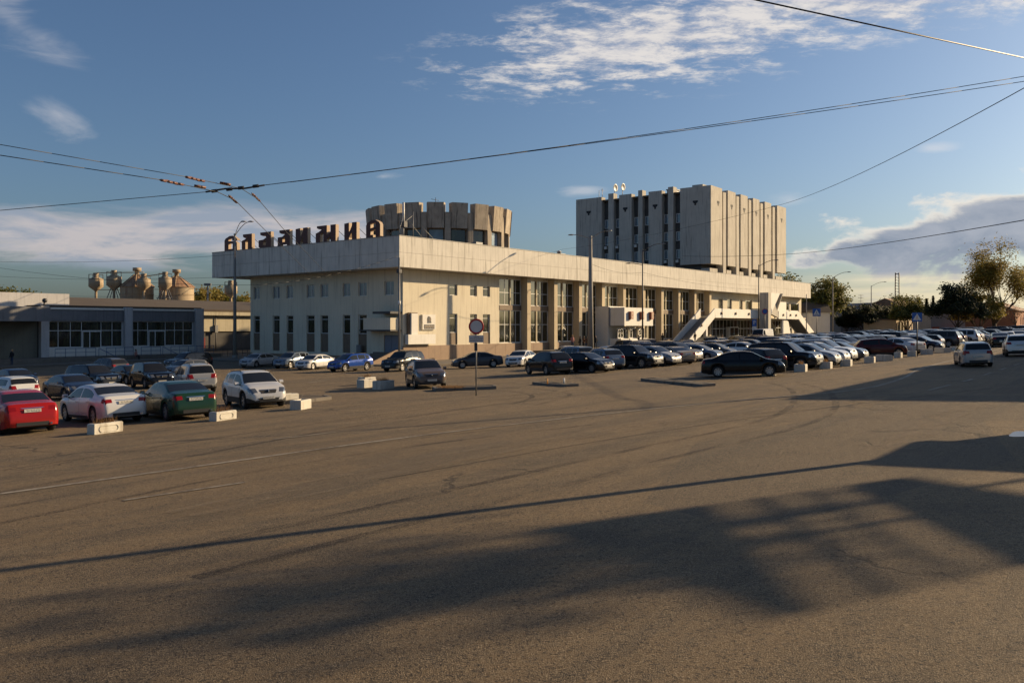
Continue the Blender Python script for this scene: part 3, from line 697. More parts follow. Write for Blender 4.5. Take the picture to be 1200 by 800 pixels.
# ---- rotunda on the roof
rot = thing('roof_rotunda', 'round dark concrete drum with toothed crown on the station roof', 'rotunda', P(19.2, 12.0, ZR-.3), TH)
RR = 9.0; mb = MB(); mb.lathe([(RR,0),(RR,.7),(RR,.7)], 'rotunda_concrete', 60); mb.lathe([(RR-.45,.6),(RR-.45,4.3),(0,4.3)], 'rotunda_concrete', 60); mb.build('drum', rot)
for k in range(20):
    a = 2*math.pi*k/20+R(4); M = Matrix.Rotation(a, 4, 'Z')
    def tr(mb_): mb_.v = [tuple(M @ Vector(p)) for p in mb_.v]; return mb_
    # window
    mb = MB(); mb.box((RR-.42,-.86,.9),(RR-.30,.86,2.5),'window_glass' if k % 3 else 'sky_tint_glass'); fr = tr(mb).build('window', rot, fix=False)
    # shield: broad at the top, splayed sides
    mb = MB(); i0 = 0
    xo = RR+.62; xi = RR-.35
    prof_out = [(-.98,2.65),(.98,2.65),(1.0,5.75),(-1.0,5.75)]; prof_in = [(-1.12,2.65),(1.12,2.65),(1.16,5.75),(-1.16,5.75)]
    po = [(xo-(.25 if z < 3 else 0), y, z) for y, z in prof_out]; pi_ = [(xi, y, z) for y, z in prof_in]
    mb.poly(po, 'rotunda_concrete'); mb.poly(list(reversed(pi_)), 'rotunda_concrete')
    for e in range(4): mb.poly([po[e], pi_[e], pi_[(e+1) % 4], po[(e+1) % 4]], 'rotunda_concrete')
    tr(mb).build('crown_panel', rot)
    mb = MB(); mb.box((xi,-.02,4.0),(xo+.03,.02,4.02),'rotunda_concrete')
    a2 = a+math.pi/20; M = Matrix.Rotation(a2, 4, 'Z')
    mb = MB(); mb.box((RR-.44,-.36,.3),(RR+.30,.36,4.6),'rotunda_concrete'); tr(mb).build('pier', rot)
mb = MB(); mb.cyl((0,0,4.3),(0,0,8.4),.05,.04,'dark_metal',6); mb.cyl((-.9,0,8.1),(.9,.2,8.1),.03,.03,'dark_metal',5); mb.cyl((-.6,0,7.6),(.6,.1,7.6),.03,.03,'dark_metal',5)
tag(mb.build('roof_antenna', None, P(22.2, 15.5, ZR-.3), (0,0,TH)), 'thin aerial with crossbars on top of the round roof drum', 'antenna')

# ---- tower block behind
tower = thing('tower_block', 'tall ribbed concrete block with blind end panels rising behind the station roof', 'tower block', P(92.9, 7.4, 0), TH)
TL, TW, ZT, ZP = 41.4, 31.9, 30.6, 15.1
mb = MB(); mb.box((1.2,1.6,ZP+.4),(TL-.2,TW-.2,ZT-1.0),'dark_concrete_and_shade'); mb.box((1.0,2.4,ZR-.5),(TL-1,TW-2,ZP+.39),'dark_concrete_and_shade'); mb.build('core', tower)
mb = MB(); mb.box((.4,.5,ZT-.99),(TL-.1,TW-.1,ZT-.6),'tar_roof'); mb.build('roof', tower)
def notch(mb, axis, c, u, z):
    pr = [(u-.55,z+.35),(u-.55,z),(u-.2,z-.25),(u-.2,z-.6),(u+.2,z-.6),(u+.2,z-.25),(u+.55,z),(u+.55,z+.35)]
    if axis == 'x': mb.prism(pr, c-.03, c+.01, 'gate_dark', axis='x')
    else: mb.prism(pr, c-.03, c+.01, 'gate_dark')
def blind(axis, a, b, zlo, zhi, depth=1.5, mark=True):
    mb = MB()
    if axis == 'x':
        nz = 1
        mb.box((0,a,zlo),(depth,b,zhi),'tower_concrete')
    else: mb.box((a,0,zlo),(b,depth,zhi),'tower_concrete')
    o = mb.build('blind_panel', tower)
    if mark:
        mb = MB(); notch(mb, axis, 0.0, (a+b)/2, zhi-3.1); mb.build('water_spout', o)
    return o
for a, b, zt in ((0.0,6.67,ZT),(10.81,13.87,ZT),(17.92,20.93,ZT),(25.29,31.9,ZT)): blind('x', a, b, ZP, zt)
for a, b in ((8.25,9.45),(15.38,16.39),(22.35,23.68)):
    mb = MB(); mb.box((.1,a,ZR-.3),(1.6,b,ZT+.55),'tower_concrete'); mb.build('rib', tower)
for lo, hi in ((6.69,8.23),(9.47,10.79),(13.89,15.36),(16.41,17.90),(20.95,22.33),(23.70,25.27)):
    m_ = (lo+hi)/2
    for zc in (24.75, 21.1, 17.45):
        f = window(tower, 'x', 1.0, m_-.62, m_+.62, zc-.95, zc+.95, cols=1, rows=1, fw=.12, depth=.2, glass='sky_tint_glass')
        if random.random() < .55:
            mb = MB(); mb.box((.55,m_-.1,zc-1.75),(1.15,m_+.55,zc-1.2),'white_panel'); mb.build('air_conditioner', tower)
    for zc in (22.9, 19.25, 27.6):
        boxpart('spandrel', (1.12, lo+.05, zc-.75), (1.22, hi-.05, zc+.75), 'dark_concrete_and_shade', tower)
sp_ = [(0.02,5.32),(8.14,12.02),(14.68,18.44),(21.37,24.99),(28.1,31.93),(35.62,41.3)]
for i, (a, b) in enumerate(sp_):
    if i == 0: a = 1.52
    blind('y', a, b, ZP+.02, ZT-.02)
for i in range(5):
    a = sp_[i][1]; b = sp_[i+1][0]; m_ = (a+b)/2+.15
    mb = MB(); mb.box((m_-.68,.15,ZR-.3),(m_+.68,1.7,ZT-.6),'tower_concrete'); mb.build('rib', tower)
for i, (a, b) in enumerate(sp_):
    mb = MB(); mb.box((a+.6,.5,ZR-.3),(b-1.1,2.39,ZP-.8),'tower_concrete'); mb.build('base_pier', tower)
    boxpart('base_window', (b-1.0,.9,ZR+.3),(b-.2,1.0,ZP-.9),'window_glass', tower)
mb = MB(); mb.box((1.0,2.2,ZT-.6),(3.2,4.5,ZT+.55),'tower_concrete'); mb.build('roof_housing', tower)
def dish(s, t, r_, label):
    o = thing('satellite_dish', label, 'antenna', P(92.9+s, 7.4+t, ZT-.6), TH)
    mb = MB(); mb.cyl((0,0,0),(0,0,2.2),.07,.07,'grey_metal',6); mb.build('mount', o)
    mb = MB(); mb.lathe([(0,.12),(r_*.5,.06),(r_*.85,-.1),(r_,-.25),(r_*.8,-.16),(0,.04)], 'grey_metal', 16, (0,0,2.5), 'y'); mb.build('reflector', o)
dish(1.5, 22.9, .85, 'upper grey satellite dish on a mast on the tower block roof edge'); dish(1.5, 21.0, .8, 'lower grey satellite dish standing right of its twin on the tower roof')
mb = MB(); mb.cyl((0,0,0),(0,0,2.6),.06,.05,'grey_metal',6); mb.cyl((-.5,0,2.2),(.5,0,2.2),.05,.05,'grey_metal',5); mb.cyl((0.6,1.2,0),(0.6,1.2,2.4),.06,.05,'grey_metal',6)
tag(mb.build('roof_antenna', None, P(94, 33.2, ZT-.6), (0,0,TH)), 'twin short aerials at the far left edge of the tower roof', 'antenna')

# ---- letters on the roof edge
sign = thing('roof_lettering', 'dark red station name letters with lit beige edges along the shaded roof side', 'sign', (C0[0], C0[1], 0), TH)
LP = {
 'и': [[(0,0),(.38,0),(.38,.12),(.38,.40),(.38,1),(0,.97)], [(.62,0),(1,0),(1,1),(.62,1),(.62,.82),(.62,.50)], [(.38,.12),(.62,.50),(.62,.82),(.38,.40)]],
 'л': [[(.60,0),(1,0),(1,1),(.60,1)], [(.20,.80),(.34,.74),(.60,.82),(.60,1),(.12,1),(.12,.86)], [(0,.02),(.36,0),(.36,.50),(.60,.66),(.60,.80),(.30,.66),(0,.58)]],
 'а': [[(.60,0),(1,0),(1,1),(.60,1)], [(.20,.82),(.34,.76),(.60,.82),(.60,1),(.14,1),(.14,.86)], [(0,.06),(.14,0),(.36,0),(.36,.52),(.0,.50)], [(.36,0),(.60,0),(.60,.16),(.36,.16)], [(.36,.38),(.60,.46),(.60,.62),(.36,.52)]],
 'д': [[(.60,.10),(1,.10),(1,1),(.60,1)], [(.20,.82),(.34,.76),(.60,.82),(.60,1),(.14,1),(.14,.86)], [(0,.10),(.38,.10),(.38,.58),(.0,.56)], [(.38,.10),(.60,.10),(.60,.24),(.38,.24)], [(.38,.44),(.60,.58),(.60,.72),(.38,.58)], [(-.06,-.06),(.26,-.06),(.2,.10),(0,.10)], [(.74,-.06),(1.08,-.06),(1,.10),(.78,.10)]],
 'м': [[(.74,0),(1,0),(1,1),(.74,1),(.74,.60),(.74,.34)], [(.06,1),(.06,.88),(.16,.80),(.38,.84),(.56,.84),(.56,1)], [(0,.02),(.22,0),(.22,.5),(.38,.62),(.38,.84),(.16,.64),(0,.56)], [(.38,0),(.56,.0),(.56,.16),(.56,.42),(.56,.84),(.38,.84),(.38,.62)], [(.56,.16),(.74,.34),(.74,.60),(.56,.42)]],
 'р': [[(0,0),(.32,.0),(.32,.82),(.26,.93),(.10,.86),(0,.72)], [(.26,.93),(.32,.82),(.68,.82),(.80,.93),(.66,1),(.40,1)], [(.68,.82),(.68,.46),(1,.50),(1,.72),(.92,.86),(.80,.93)], [(.32,.40),(.68,.46),(.68,.60),(.32,.54)], [(.68,.0),(1,.06),(1,.50),(.68,.46)], [(.32,0),(.5,0),(.5,.16),(.32,.16)]],
 'в': [[(0,0),(.32,.0),(.32,.82),(.26,.93),(.10,.86),(0,.72)], [(.26,.93),(.32,.82),(.62,.80),(.86,.86),(.66,1),(.40,1)], [(.62,.80),(.62,.66),(1,.68),(1,.76),(.86,.86)], [(.32,.52),(.56,.46),(.98,.50),(.80,.62),(.32,.66)], [(.64,.0),(1,.0),(.98,.50),(.66,.471)], [(.32,0),(.64,0),(.64,.12),(.32,.12)]],
}
Z0, HH = 12.48, 1.92
for ch, ta, tb in (('в',32.83,30.06),('л',29.04,26.89),('а',25.5,22.99),('д',21.63,19.3),('и',18.17,15.93),('м',14.45,10.91),('и',9.44,7.37),('р',5.83,3.58)):
    mb = MB()
    for poly in LP[ch]:
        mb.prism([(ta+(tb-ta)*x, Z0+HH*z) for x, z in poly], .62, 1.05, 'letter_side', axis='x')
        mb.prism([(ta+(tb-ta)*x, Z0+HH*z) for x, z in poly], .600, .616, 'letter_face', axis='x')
    lt = mb.build('letter', sign)
    mb = MB(); tm = (ta+tb)/2
    for q in (ta-.4, tb+.4):
        mb.cyl((1.23,q,Z0+HH*.7),(3.2,q-.6,ZR-.25),.03,.03,'dark_metal',5); mb.cyl((.9,q,ZR),(.9,q,Z0),.03,.03,'dark_metal',5)
    mb.build('strut', sign)
mb = MB(); mb.cyl((.9,2.5,ZR+.09),(.9,33.6,ZR+.09),.04,.04,'dark_metal',6); mb.build('rail', sign)

# ---- entrance pavilion with three square signs
pav = thing('entrance_pavilion', 'pale boxy entrance pavilion with three rust coloured square signs on the station front', 'pavilion', (C0[0], C0[1], 0), TH)
sA = 41.4
mb = MB(); mb.box((sA,-.5,-1.6),(sA+4.6,1.75,5.62),'white_panel'); mb.build('body', pav)
mb = MB(); mb.box((sA+.1,-3.1,2.8),(sA+8.5,-.52,5.42),'white_panel'); mb.build('upper_box', pav)
boxpart('blue_strip', (sA-.04,-.75,2.75),(sA+.09,-.53,5.5),'bluegrey_door', pav)
for i, s in enumerate((sA+1.25, sA+4.35, sA+7.3)):
    mb = MB(); mb.box((s,-3.5,3.75),(s+.75,-3.11,4.85),'rust_sign'); so = mb.build('square_sign', pav)
    gl = {0: [(.2,.2,.32,.9),(.32,.78,.6,.9),(.32,.2,.6,.32)], 1: [(.2,.2,.32,.9),(.45,.2,.57,.9),(.32,.5,.45,.62)], 2: [(.2,.2,.32,.9),(.32,.78,.56,.9),(.32,.5,.56,.6),(.32,.2,.56,.32),(.56,.3,.64,.5),(.56,.6,.64,.8)]}[i]
    mb = MB()
    for a, b, c__, d__ in gl: mb.box((s+a,-3.52,3.75+b),(s+c__,-3.503,3.75+d__),'cream_glyph')
    mb.build('sign_glyph', so)
# lower front: kiosks with windows under the box
for i, (a, b) in enumerate(((0.3,2.6),(2.9,5.3),(5.6,8.0))):
    mb = MB(); mb.box((sA+a,-2.4,-1.4),(sA+b,-.52,.95),'white_panel'); mb.build('counter', pav)
    window(pav, 'y', -1.9, sA+a, sA+b, .96, 2.45, cols=3, fw=.12)
    mb = MB(); mb.box((sA+b+.02,-2.3,-1.4),(sA+b+.26,-2.0,2.79),'cream_wall'); mb.build('post', pav)
mb = MB(); mb.box((sA+8.2,-1.6,-1.4),(sA+8.45,-1.3,2.79),'white_panel'); mb.box((sA+4.7,-.48,2.45),(sA+8.5,1.7,2.7),'white_panel'); mb.build('side_canopy', pav)
mb = MB(); mb.box((sA+4.65,.3,-1.4),(sA+8.4,.4,2.4),'window_glass'); mb.build('glass_screen', pav)

# ================================================================ LEFT SHOP WING
wing = thing('shop_building', 'low grey shop pavilion with two glazed fronts left of the station', 'building', (C0[0], C0[1], 0), TH)
WT = 40.1; ZW = -1.35
mb = MB()
hol = [(-18.0,-9.05,.15,3.36),(-7.95,.75,.15,3.36)]
wall_holes(mb, 'y', WT+.35, -18.2, 2.0, -3, 5.0, hol, 'wing_plaster', .25)
mb.poly([(2.0,WT+.35,-3),(2.0,52,-3),(2.0,52,5.0),(2.0,WT+.35,5.0)], 'wing_plaster')
mb.build('wall', wing, fix=False)
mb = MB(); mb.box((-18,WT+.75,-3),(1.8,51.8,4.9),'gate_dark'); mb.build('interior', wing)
for a, b in ((-19.1,-18.2),(-9.0,-8.0),(.85,2.05)):
    mb = MB(); mb.box((a,WT-.25,-3),(b,WT+.5,5.12),'wing_plaster'); mb.build('pilaster', wing)
for a, b in ((-18.18,-9.02),(-7.98,.83)):
    mb = MB(); mb.box((a,WT+.05,3.37),(b,WT+.34,4.72),'wing_dark_band'); mb.build('fascia', wing)
    mb = MB(); mb.box((a,WT-.05,4.73),(b,WT+.34,4.98),'white_panel'); mb.build('cornice', wing)
window(wing, 'y', WT+.40, -18.0, -9.05, .15, 3.36, splits=[-18.0,-16.91,-15.48,-14.16,-11.76,-10.37,-9.05], zsplits=[.15,2.2,3.36], fw=.09)
window(wing, 'y', WT+.40, -7.95, .75, .15, 3.36, splits=[-7.95,-7.0,-5.68,-3.23,-1.9,-.66,.75], zsplits=[.15,2.2,3.36], fw=.09)
for a, b in ((-14.1,-11.8),(-5.6,-3.3)):
    f = MB(); f.box((a,WT+.28,-.85),(a+.1,WT+.39,2.15),'white_paint'); f.box((b-.1,WT+.28,-.85),(b,WT+.39,2.15),'white_paint'); f.box((a+.1,WT+.28,2.05),(b-.1,WT+.39,2.15),'white_paint'); f.box((a+.85,WT+.28,-.85),(a+.95,WT+.39,2.05),'white_paint')
    df = f.build('door_frame', wing); boxpart('door_leaf', (a+.1,WT+.31,-.85),(a+.85,WT+.345,2.05),'window_glass', df); boxpart('door_leaf', (a+.95,WT+.31,-.85),(b-.1,WT+.345,2.05),'window_glass', df)
mb = MB(); mb.box((-18.18,WT+.1,-.9),(.84,WT+.34,.14),'white_panel'); mb.build('apron_wall', wing)
mb = MB(); mb.box((-19.2,37.2,-3),(3.0,WT-.02,-.92),'kerb_stone'); mb.build('terrace', wing)
mb = MB(); mb.box((-19,WT+.3,4.98),(2,53,5.25),'tar_roof'); mb.build('roof', wing)
for a, b in ((-18.6,-13.9),(-12.6,-9.2),(-8.2,-5.6),(-4.2,2.0)):
    mb = MB(); n = int((b-a)/1.1)
    for i in range(n+1): s = a+(b-a)*i/n; mb.cyl((s,37.45,-.92),(s,37.45,.12),.03,.03,'blue_rail',6)
    mb.cyl((a,37.45,.12),(b,37.45,.12),.035,.035,'blue_rail',6); mb.cyl((a,37.45,-.35),(b,37.45,-.35),.025,.025,'blue_rail',6); mb.build('railing', wing)
for a in (-13.6, -5.4):
    mb = MB(); mb.cyl((a,37.3,.1),(a+1.3,35.4,-1.0),.04,.04,'blue_rail',6); mb.cyl((a+1.3,35.4,-1.0),(a+1.3,35.4,-1.8),.03,.03,'blue_rail',6); mb.cyl((a,37.3,.1),(a,37.3,-.9),.03,.03,'blue_rail',6); mb.build('railing', wing)
    for i in range(4): boxpart('step', (a+.1,37.15-i*.35,-2.4),(a+1.9,37.15-(i+1)*.35,-1.1-i*.15),'kerb_stone', wing)
# long tan building to the far left with flat canopy
hall = thing('flat_hall', 'long flat tan hall with dark canopy and pale parapet at the far left', 'building', (C0[0], C0[1], 0), TH)
mb = MB(); mb.box((-60,40.6,-3),(-19.2,52,4.9),'wing_tan_wall'); mb.build('body', hall)
mb = MB(); mb.box((-60,37.0,3.3),(-19.3,40.58,4.95),'wing_dark_band'); mb.build('canopy', hall)
mb = MB(); mb.box((-60,44.0,4.92),(-14.0,44.3,6.75),'wing_plaster'); mb.box((-14.4,44.31,4.92),(-14.0,52,6.75),'white_panel'); mb.build('parapet', hall)
mb = MB(); mb.box((-60,37.0,-3),(-19.3,40.5,-.95),'kerb_stone'); mb.build('terrace', hall)
mb = MB(); mb.cyl((-18.7,40,5.1),(-18.7,40,5.5),.12,.1,'dark_metal',8); mb.lathe([(0,.28),(.22,.2),(.3,0),(.22,-.2),(0,-.28)],'dark_metal',10,(-18.7,39.9,5.75)); mb.build('roof_lamp', wing)
# warehouse behind
wh = thing('warehouse', 'cream warehouse with brown tarred roof between the shop pavilion and the station', 'warehouse', (C0[0], C0[1], 0), TH)
mb = MB(); mb.box((-22,56,1.9),(60,80,5.0),'cream_wall'); mb.build('upper_wall', wh)
mb = MB(); mb.box((-22,56.3,-3),(60,79.8,1.88),'dark_concrete_and_shade'); mb.build('lower_wall', wh)  # dark tone paints the station's shadow into the lower wall
mb = MB(); mb.prism([(55.4,5.02),(80.4,5.02),(80.4,5.3),(70,7.2),(55.4,5.35)], -22.4, 60.4, 'tar_roof', axis='x'); mb.build('roof', wh)
mb = MB(); mb.box((-22.4,55.2,4.45),(60.4,55.98,5.0),'cream_wall'); mb.build('eaves', wh)
for s in (8.6, 14.2):
    mb = MB(); mb.cyl((s,55.85,-1),(s,55.85,4.4),.09,.09,'grey_metal',8); mb.box((s-.25,55.6,1.7),(s+.25,55.99,2.9),'grey_metal'); mb.build('downpipe', wh)
# red graffiti strokes on the dark lower wall
for i, st_ in enumerate(([(0,0,.3,1.6),(.3,1.3,1.0,1.6),(1.0,0,1.3,1.6)], [(0,0,.3,1.6),(.3,1.3,.9,1.6),(.9,.7,1.15,1.6),(.3,.6,.9,.85)], [(0,0,.3,1.6),(.9,0,1.2,1.6),(.3,.6,.9,.85)])):
    mb = MB()
    for a, b, c__, d__ in st_: mb.box((8.0+i*1.7+a,56.26,-.7+b),(8.0+i*1.7+c__,56.29,-.7+d__),'graffiti_red')
    mb.build('graffiti', wh)
# low fence behind the lamp post
mb = MB()
for i in range(15): mb.cyl((3.2+i*.8,37.3,-1.5),(3.2+i*.8,37.3,-.3),.03,.03,'black_metal',5)
mb.cyl((3.2,37.3,-.35),(14.4,37.3,-.35),.03,.03,'black_metal',5); mb.cyl((3.2,37.3,-1.0),(14.4,37.3,-1.0),.03,.03,'black_metal',5)
tag(mb.build('metal_fence', None, (C0[0],C0[1],0), (0,0,TH)), 'low black metal fence in the gap beside the station corner', 'fence')

# silos
def silo(x, y, r_, zt, zc, label):
    o = thing('grain_silo', label, 'silo', (x, y, 0), 0, 'rusty silos behind the pavilion roof')
    mb = MB(); mb.lathe([(r_,-2),(r_,zc)], 'silo_metal', 24)
    for z in (zc-.1, zc-1.6, zc-3.2): mb.lathe([(r_,z),(r_+.09,z+.04),(r_+.09,z+.12),(r_,z+.16)], 'silo_metal', 24)
    mb.build('drum', o)
    mb = MB(); mb.lathe([(r_+.2,zc-.05),(.55,zt-1.5)], 'rusty_roof', 24, smooth=False); mb.build('cone_roof', o)
    for a in range(8):
        an = a*math.pi/4+.3; mb = MB(); mb.cyl(((r_+.2)*math.cos(an),(r_+.2)*math.sin(an),zc+.05),(.6*math.cos(an),.6*math.sin(an),zt-1.4),.09,.06,'silo_metal',5); mb.build('rib', o)
    mb = MB(); mb.lathe([(.45,zt-1.6),(.45,zt-.7),(.85,zt-.7),(.85,zt),(0,zt+.05)], 'silo_metal', 14); mb.build('cap', o)
silo(-79.5, 180, 3.3, 15.1, 11.0, 'broad rusty silo with conical roof, left one of the pair behind the pavilion')
silo(-71.5, 181, 3.5, 14.8, 11.0, 'broad rusty silo with conical roof, right one of the pair behind the pavilion')
def hopper(x, y, zt, zb, r_, label, legs=False):
    o = thing('cyclone_hopper', label, 'hopper', (x, y, 0), 0, 'small hoppers behind the pavilion roof')
    H_ = zt-zb
    mb = MB(); mb.lathe([(.12,zb+H_*.28),(.3,zb+H_*.34),(r_,zb+H_*.5),(r_,zb+H_*.78),(.55,zb+H_*.84),(.55,zt)], 'silo_metal', 16); mb.build('drum', o)
    mb = MB(); mb.cyl((0,0,-1),(0,0,zb+H_*.3),.28,.28,'silo_metal',8); mb.build('pipe', o)
    mb = MB()
    for a in range(8):
        an = a*math.pi/4; mb.cyl((r_*math.cos(an),r_*math.sin(an),zb+H_*.78),(r_*math.cos(an),r_*math.sin(an),zt-.3),.04,.04,'dark_metal',4)
        an2 = an+math.pi/4; mb.cyl((r_*math.cos(an),r_*math.sin(an),zt-.35),(r_*math.cos(an2),r_*math.sin(an2),zt-.35),.04,.04,'dark_metal',4)
    mb.build('guard_rail', o)
    if legs:
        mb = MB()
        for dx, dy in ((-2,-1),(2,-1),(-2,1),(2,1)): mb.cyl((dx,dy,zb-2),(dx*.2,dy*.4,zb+H_*.42),.09,.09,'grey_metal',5)
        mb.cyl((-1.5,-.8,zb+.3),(1.5,-.8,zb+.3),.07,.07,'grey_metal',5); mb.cyl((2.2,-1,zb-.5),(5.5,-1,zb-1.5),.12,.12,'grey_metal',5)
        mb.build('frame', o)
hopper(-88.2,180,14.0,8.2,1.45,'leftmost small hopper above the pavilion roof')
hopper(-83.9,179,14.5,8.2,1.5,'second small hopper from the left, on splayed legs', True)
hopper(-76.3,176,13.6,8.5,1.3,'small hopper between the two broad silos')
hopper(-71.5,175,13.9,8.2,1.3,'small hopper on legs in front of the right silo', True)
hopper(-59.6,180,12.4,7.0,1.3,'small dark hopper just left of the station wall')
mb = MB(); mb.cyl((-63.8,178,-1),(-63.8,178,10.8),.25,.2,'pole_concrete',8); mb.box((-64.5,177.8,11.2),(-63.1,178.2,11.7),'grey_metal'); mb.cyl((-63.8,178,10.8),(-63.8,178,11.3),.12,.12,'grey_metal',6)
tag(mb.build('yard_pole', fix=False), 'pale pole among the trees between the silos and the station', 'pole')
mb = MB(); mb.cyl((-88.2,180,14.0),(-76.3,176,13.9),.09,.09,'silo_metal',6); mb.cyl((-76.3,176,13.0),(-71.5,175,13.6),.09,.09,'silo_metal',6); mb.cyl((-88,179.6,10.4),(-83.9,178.6,10.4),.07,.07,'silo_metal',6); mb.cyl((-85.5,180,10.4),(-59.6,179.5,10.7),.05,.05,'silo_metal',6)
tag(mb.build('conveyor_pipe', fix=False), 'thin pipes strung between the small hoppers', 'pipes')

# ================================================================ CARS
def interp(tab, x):
    if x <= tab[0][0]: return tab[0][1]
    for (a, p), (b, q) in zip(tab[:-1], tab[1:]):
        if x <= b: return p+(q-p)*(x-a)/(b-a) if b > a else q
    return tab[-1][1]
CT = {
 'sedan': dict(L=4.65, W=.905, T=[(-2.325,.50),(-2.31,.66),(-2.285,.80),(-2.24,.95),(-2.17,1.035),(-2.0,1.065),(-1.72,1.09),(-1.60,1.115),(-1.0,1.36),(-.70,1.425),(-.2,1.455),(.15,1.45),(.50,1.395),(.62,1.35),(1.28,1.015),(1.36,.985),(1.7,.935),(2.0,.85),(2.17,.74),(2.25,.64),(2.30,.55),(2.325,.46)],
   belt=[(-2.3,.95),(-1.3,.955),(1.3,.90),(2.3,.80)], rw=(-1.60,-1.0), fw=(.62,1.28), sw=(-1.36,1.12), pil=[-.18], door=(-1.20,-.16,.95), wh=(-1.40,1.42), wr=.325, zb=.17, trim=False, lampz=(.62,.80), tailz=(.80,.94), plate=('r',.80)),
 'crossover': dict(L=4.4, W=.92, T=[(-2.2,.55),(-2.19,.72),(-2.17,.85),(-2.14,.98),(-2.10,1.08),(-2.02,1.14),(-1.70,1.47),(-1.62,1.525),(-1.2,1.585),(-.5,1.615),(0,1.61),(.35,1.56),(.47,1.52),(1.15,1.115),(1.22,1.085),(1.6,1.02),(1.9,.93),(2.06,.82),(2.14,.70),(2.18,.60),(2.2,.48)],
   belt=[(-2.2,1.07),(-1.2,1.045),(1.2,.97),(2.2,.88)], rw=(-2.02,-1.70), fw=(.47,1.15), sw=(-1.62,1.0), pil=[-.25,-1.15], door=(-1.05,-.23,.88), wh=(-1.28,1.36), wr=.35, zb=.22, trim=True, lampz=(.70,.89), tailz=(.90,1.07), plate=('r',.85)),
 'suv': dict(L=4.75, W=.95, T=[(-2.375,.60),(-2.37,.75),(-2.36,.9),(-2.34,1.02),(-2.31,1.12),(-2.26,1.20),(-2.05,1.64),(-1.97,1.70),(-1.4,1.76),(-.5,1.785),(.1,1.77),(.42,1.72),(.52,1.68),(1.10,1.20),(1.18,1.17),(1.7,1.12),(2.1,1.04),(2.24,.92),(2.31,.78),(2.35,.64),(2.375,.5)],
   belt=[(-2.4,1.12),(1.2,1.06),(2.4,.98)], rw=(-2.26,-2.05), fw=(.52,1.10), sw=(-1.95,.98), pil=[-.25,-1.25], door=(-1.12,-.23,.88), wh=(-1.38,1.42), wr=.375, zb=.26, trim=True, lampz=(.80,.98), tailz=(.92,1.16), plate=('r',.80)),
 'hatch': dict(L=4.1, W=.87, T=[(-2.05,.50),(-2.045,.66),(-2.03,.80),(-2.0,.93),(-1.96,1.02),(-1.90,1.08),(-1.62,1.36),(-1.55,1.41),(-1.1,1.46),(-.4,1.495),(0,1.49),(.38,1.44),(.50,1.40),(1.15,1.03),(1.22,1.0),(1.55,.93),(1.8,.84),(1.92,.74),(1.99,.62),(2.03,.52),(2.05,.45)],
   belt=[(-2.1,.99),(-1,.96),(1.2,.90),(2.1,.80)], rw=(-1.90,-1.62), fw=(.50,1.15), sw=(-1.45,1.0), pil=[-.2], door=(-1.05,-.18,.88), wh=(-1.25,1.27), wr=.31, zb=.17, trim=False, lampz=(.62,.80), tailz=(.80,1.0), plate=('r',.72)),
 'wagon': dict(L=4.6, W=.86, T=[(-2.3,.50),(-2.295,.66),(-2.285,.80),(-2.27,.92),(-2.24,.99),(-2.20,1.02),(-2.02,1.36),(-1.95,1.41),(-1.3,1.46),(-.4,1.475),(.1,1.46),(.45,1.40),(.56,1.36),(1.20,1.0),(1.28,.97),(1.7,.91),(2.0,.84),(2.15,.74),(2.24,.62),(2.28,.52),(2.3,.45)],
   belt=[(-2.3,.97),(1.3,.89),(2.3,.80)], rw=(-2.20,-2.02), fw=(.56,1.20), sw=(-1.92,1.05), pil=[-.15,-1.15], door=(-1.05,-.13,.92), wh=(-1.33,1.38), wr=.31, zb=.17, trim=False, lampz=(.62,.79), tailz=(.74,.95), plate=('r',.62)),
 'van': dict(L=5.7, W=1.0, T=[(-2.85,.6),(-2.845,.9),(-2.84,1.2),(-2.82,1.5),(-2.80,2.4),(-2.74,2.50),(-2.5,2.55),(0,2.58),(1.0,2.55),(1.15,2.48),(1.85,1.42),(1.95,1.36),(2.4,1.2),(2.65,1.05),(2.77,.85),(2.82,.7),(2.85,.5)],
   belt=[(-2.9,1.3),(2.9,1.2)], rw=(9,9.1), fw=(1.15,1.85), sw=(.55,1.65), pil=[], door=(-.2,.55,1.6), wh=(-1.7,1.85), wr=.36, zb=.25, trim=False, lampz=(.80,1.05), tailz=(.9,1.3), plate=('r',.6)),
}
def surface_x(tab, z, front):
    pts = [(z_, x_) for x_, z_ in tab if (x_ > 0) == front]
    pts.sort(); return interp(pts, z)
CARM = {}
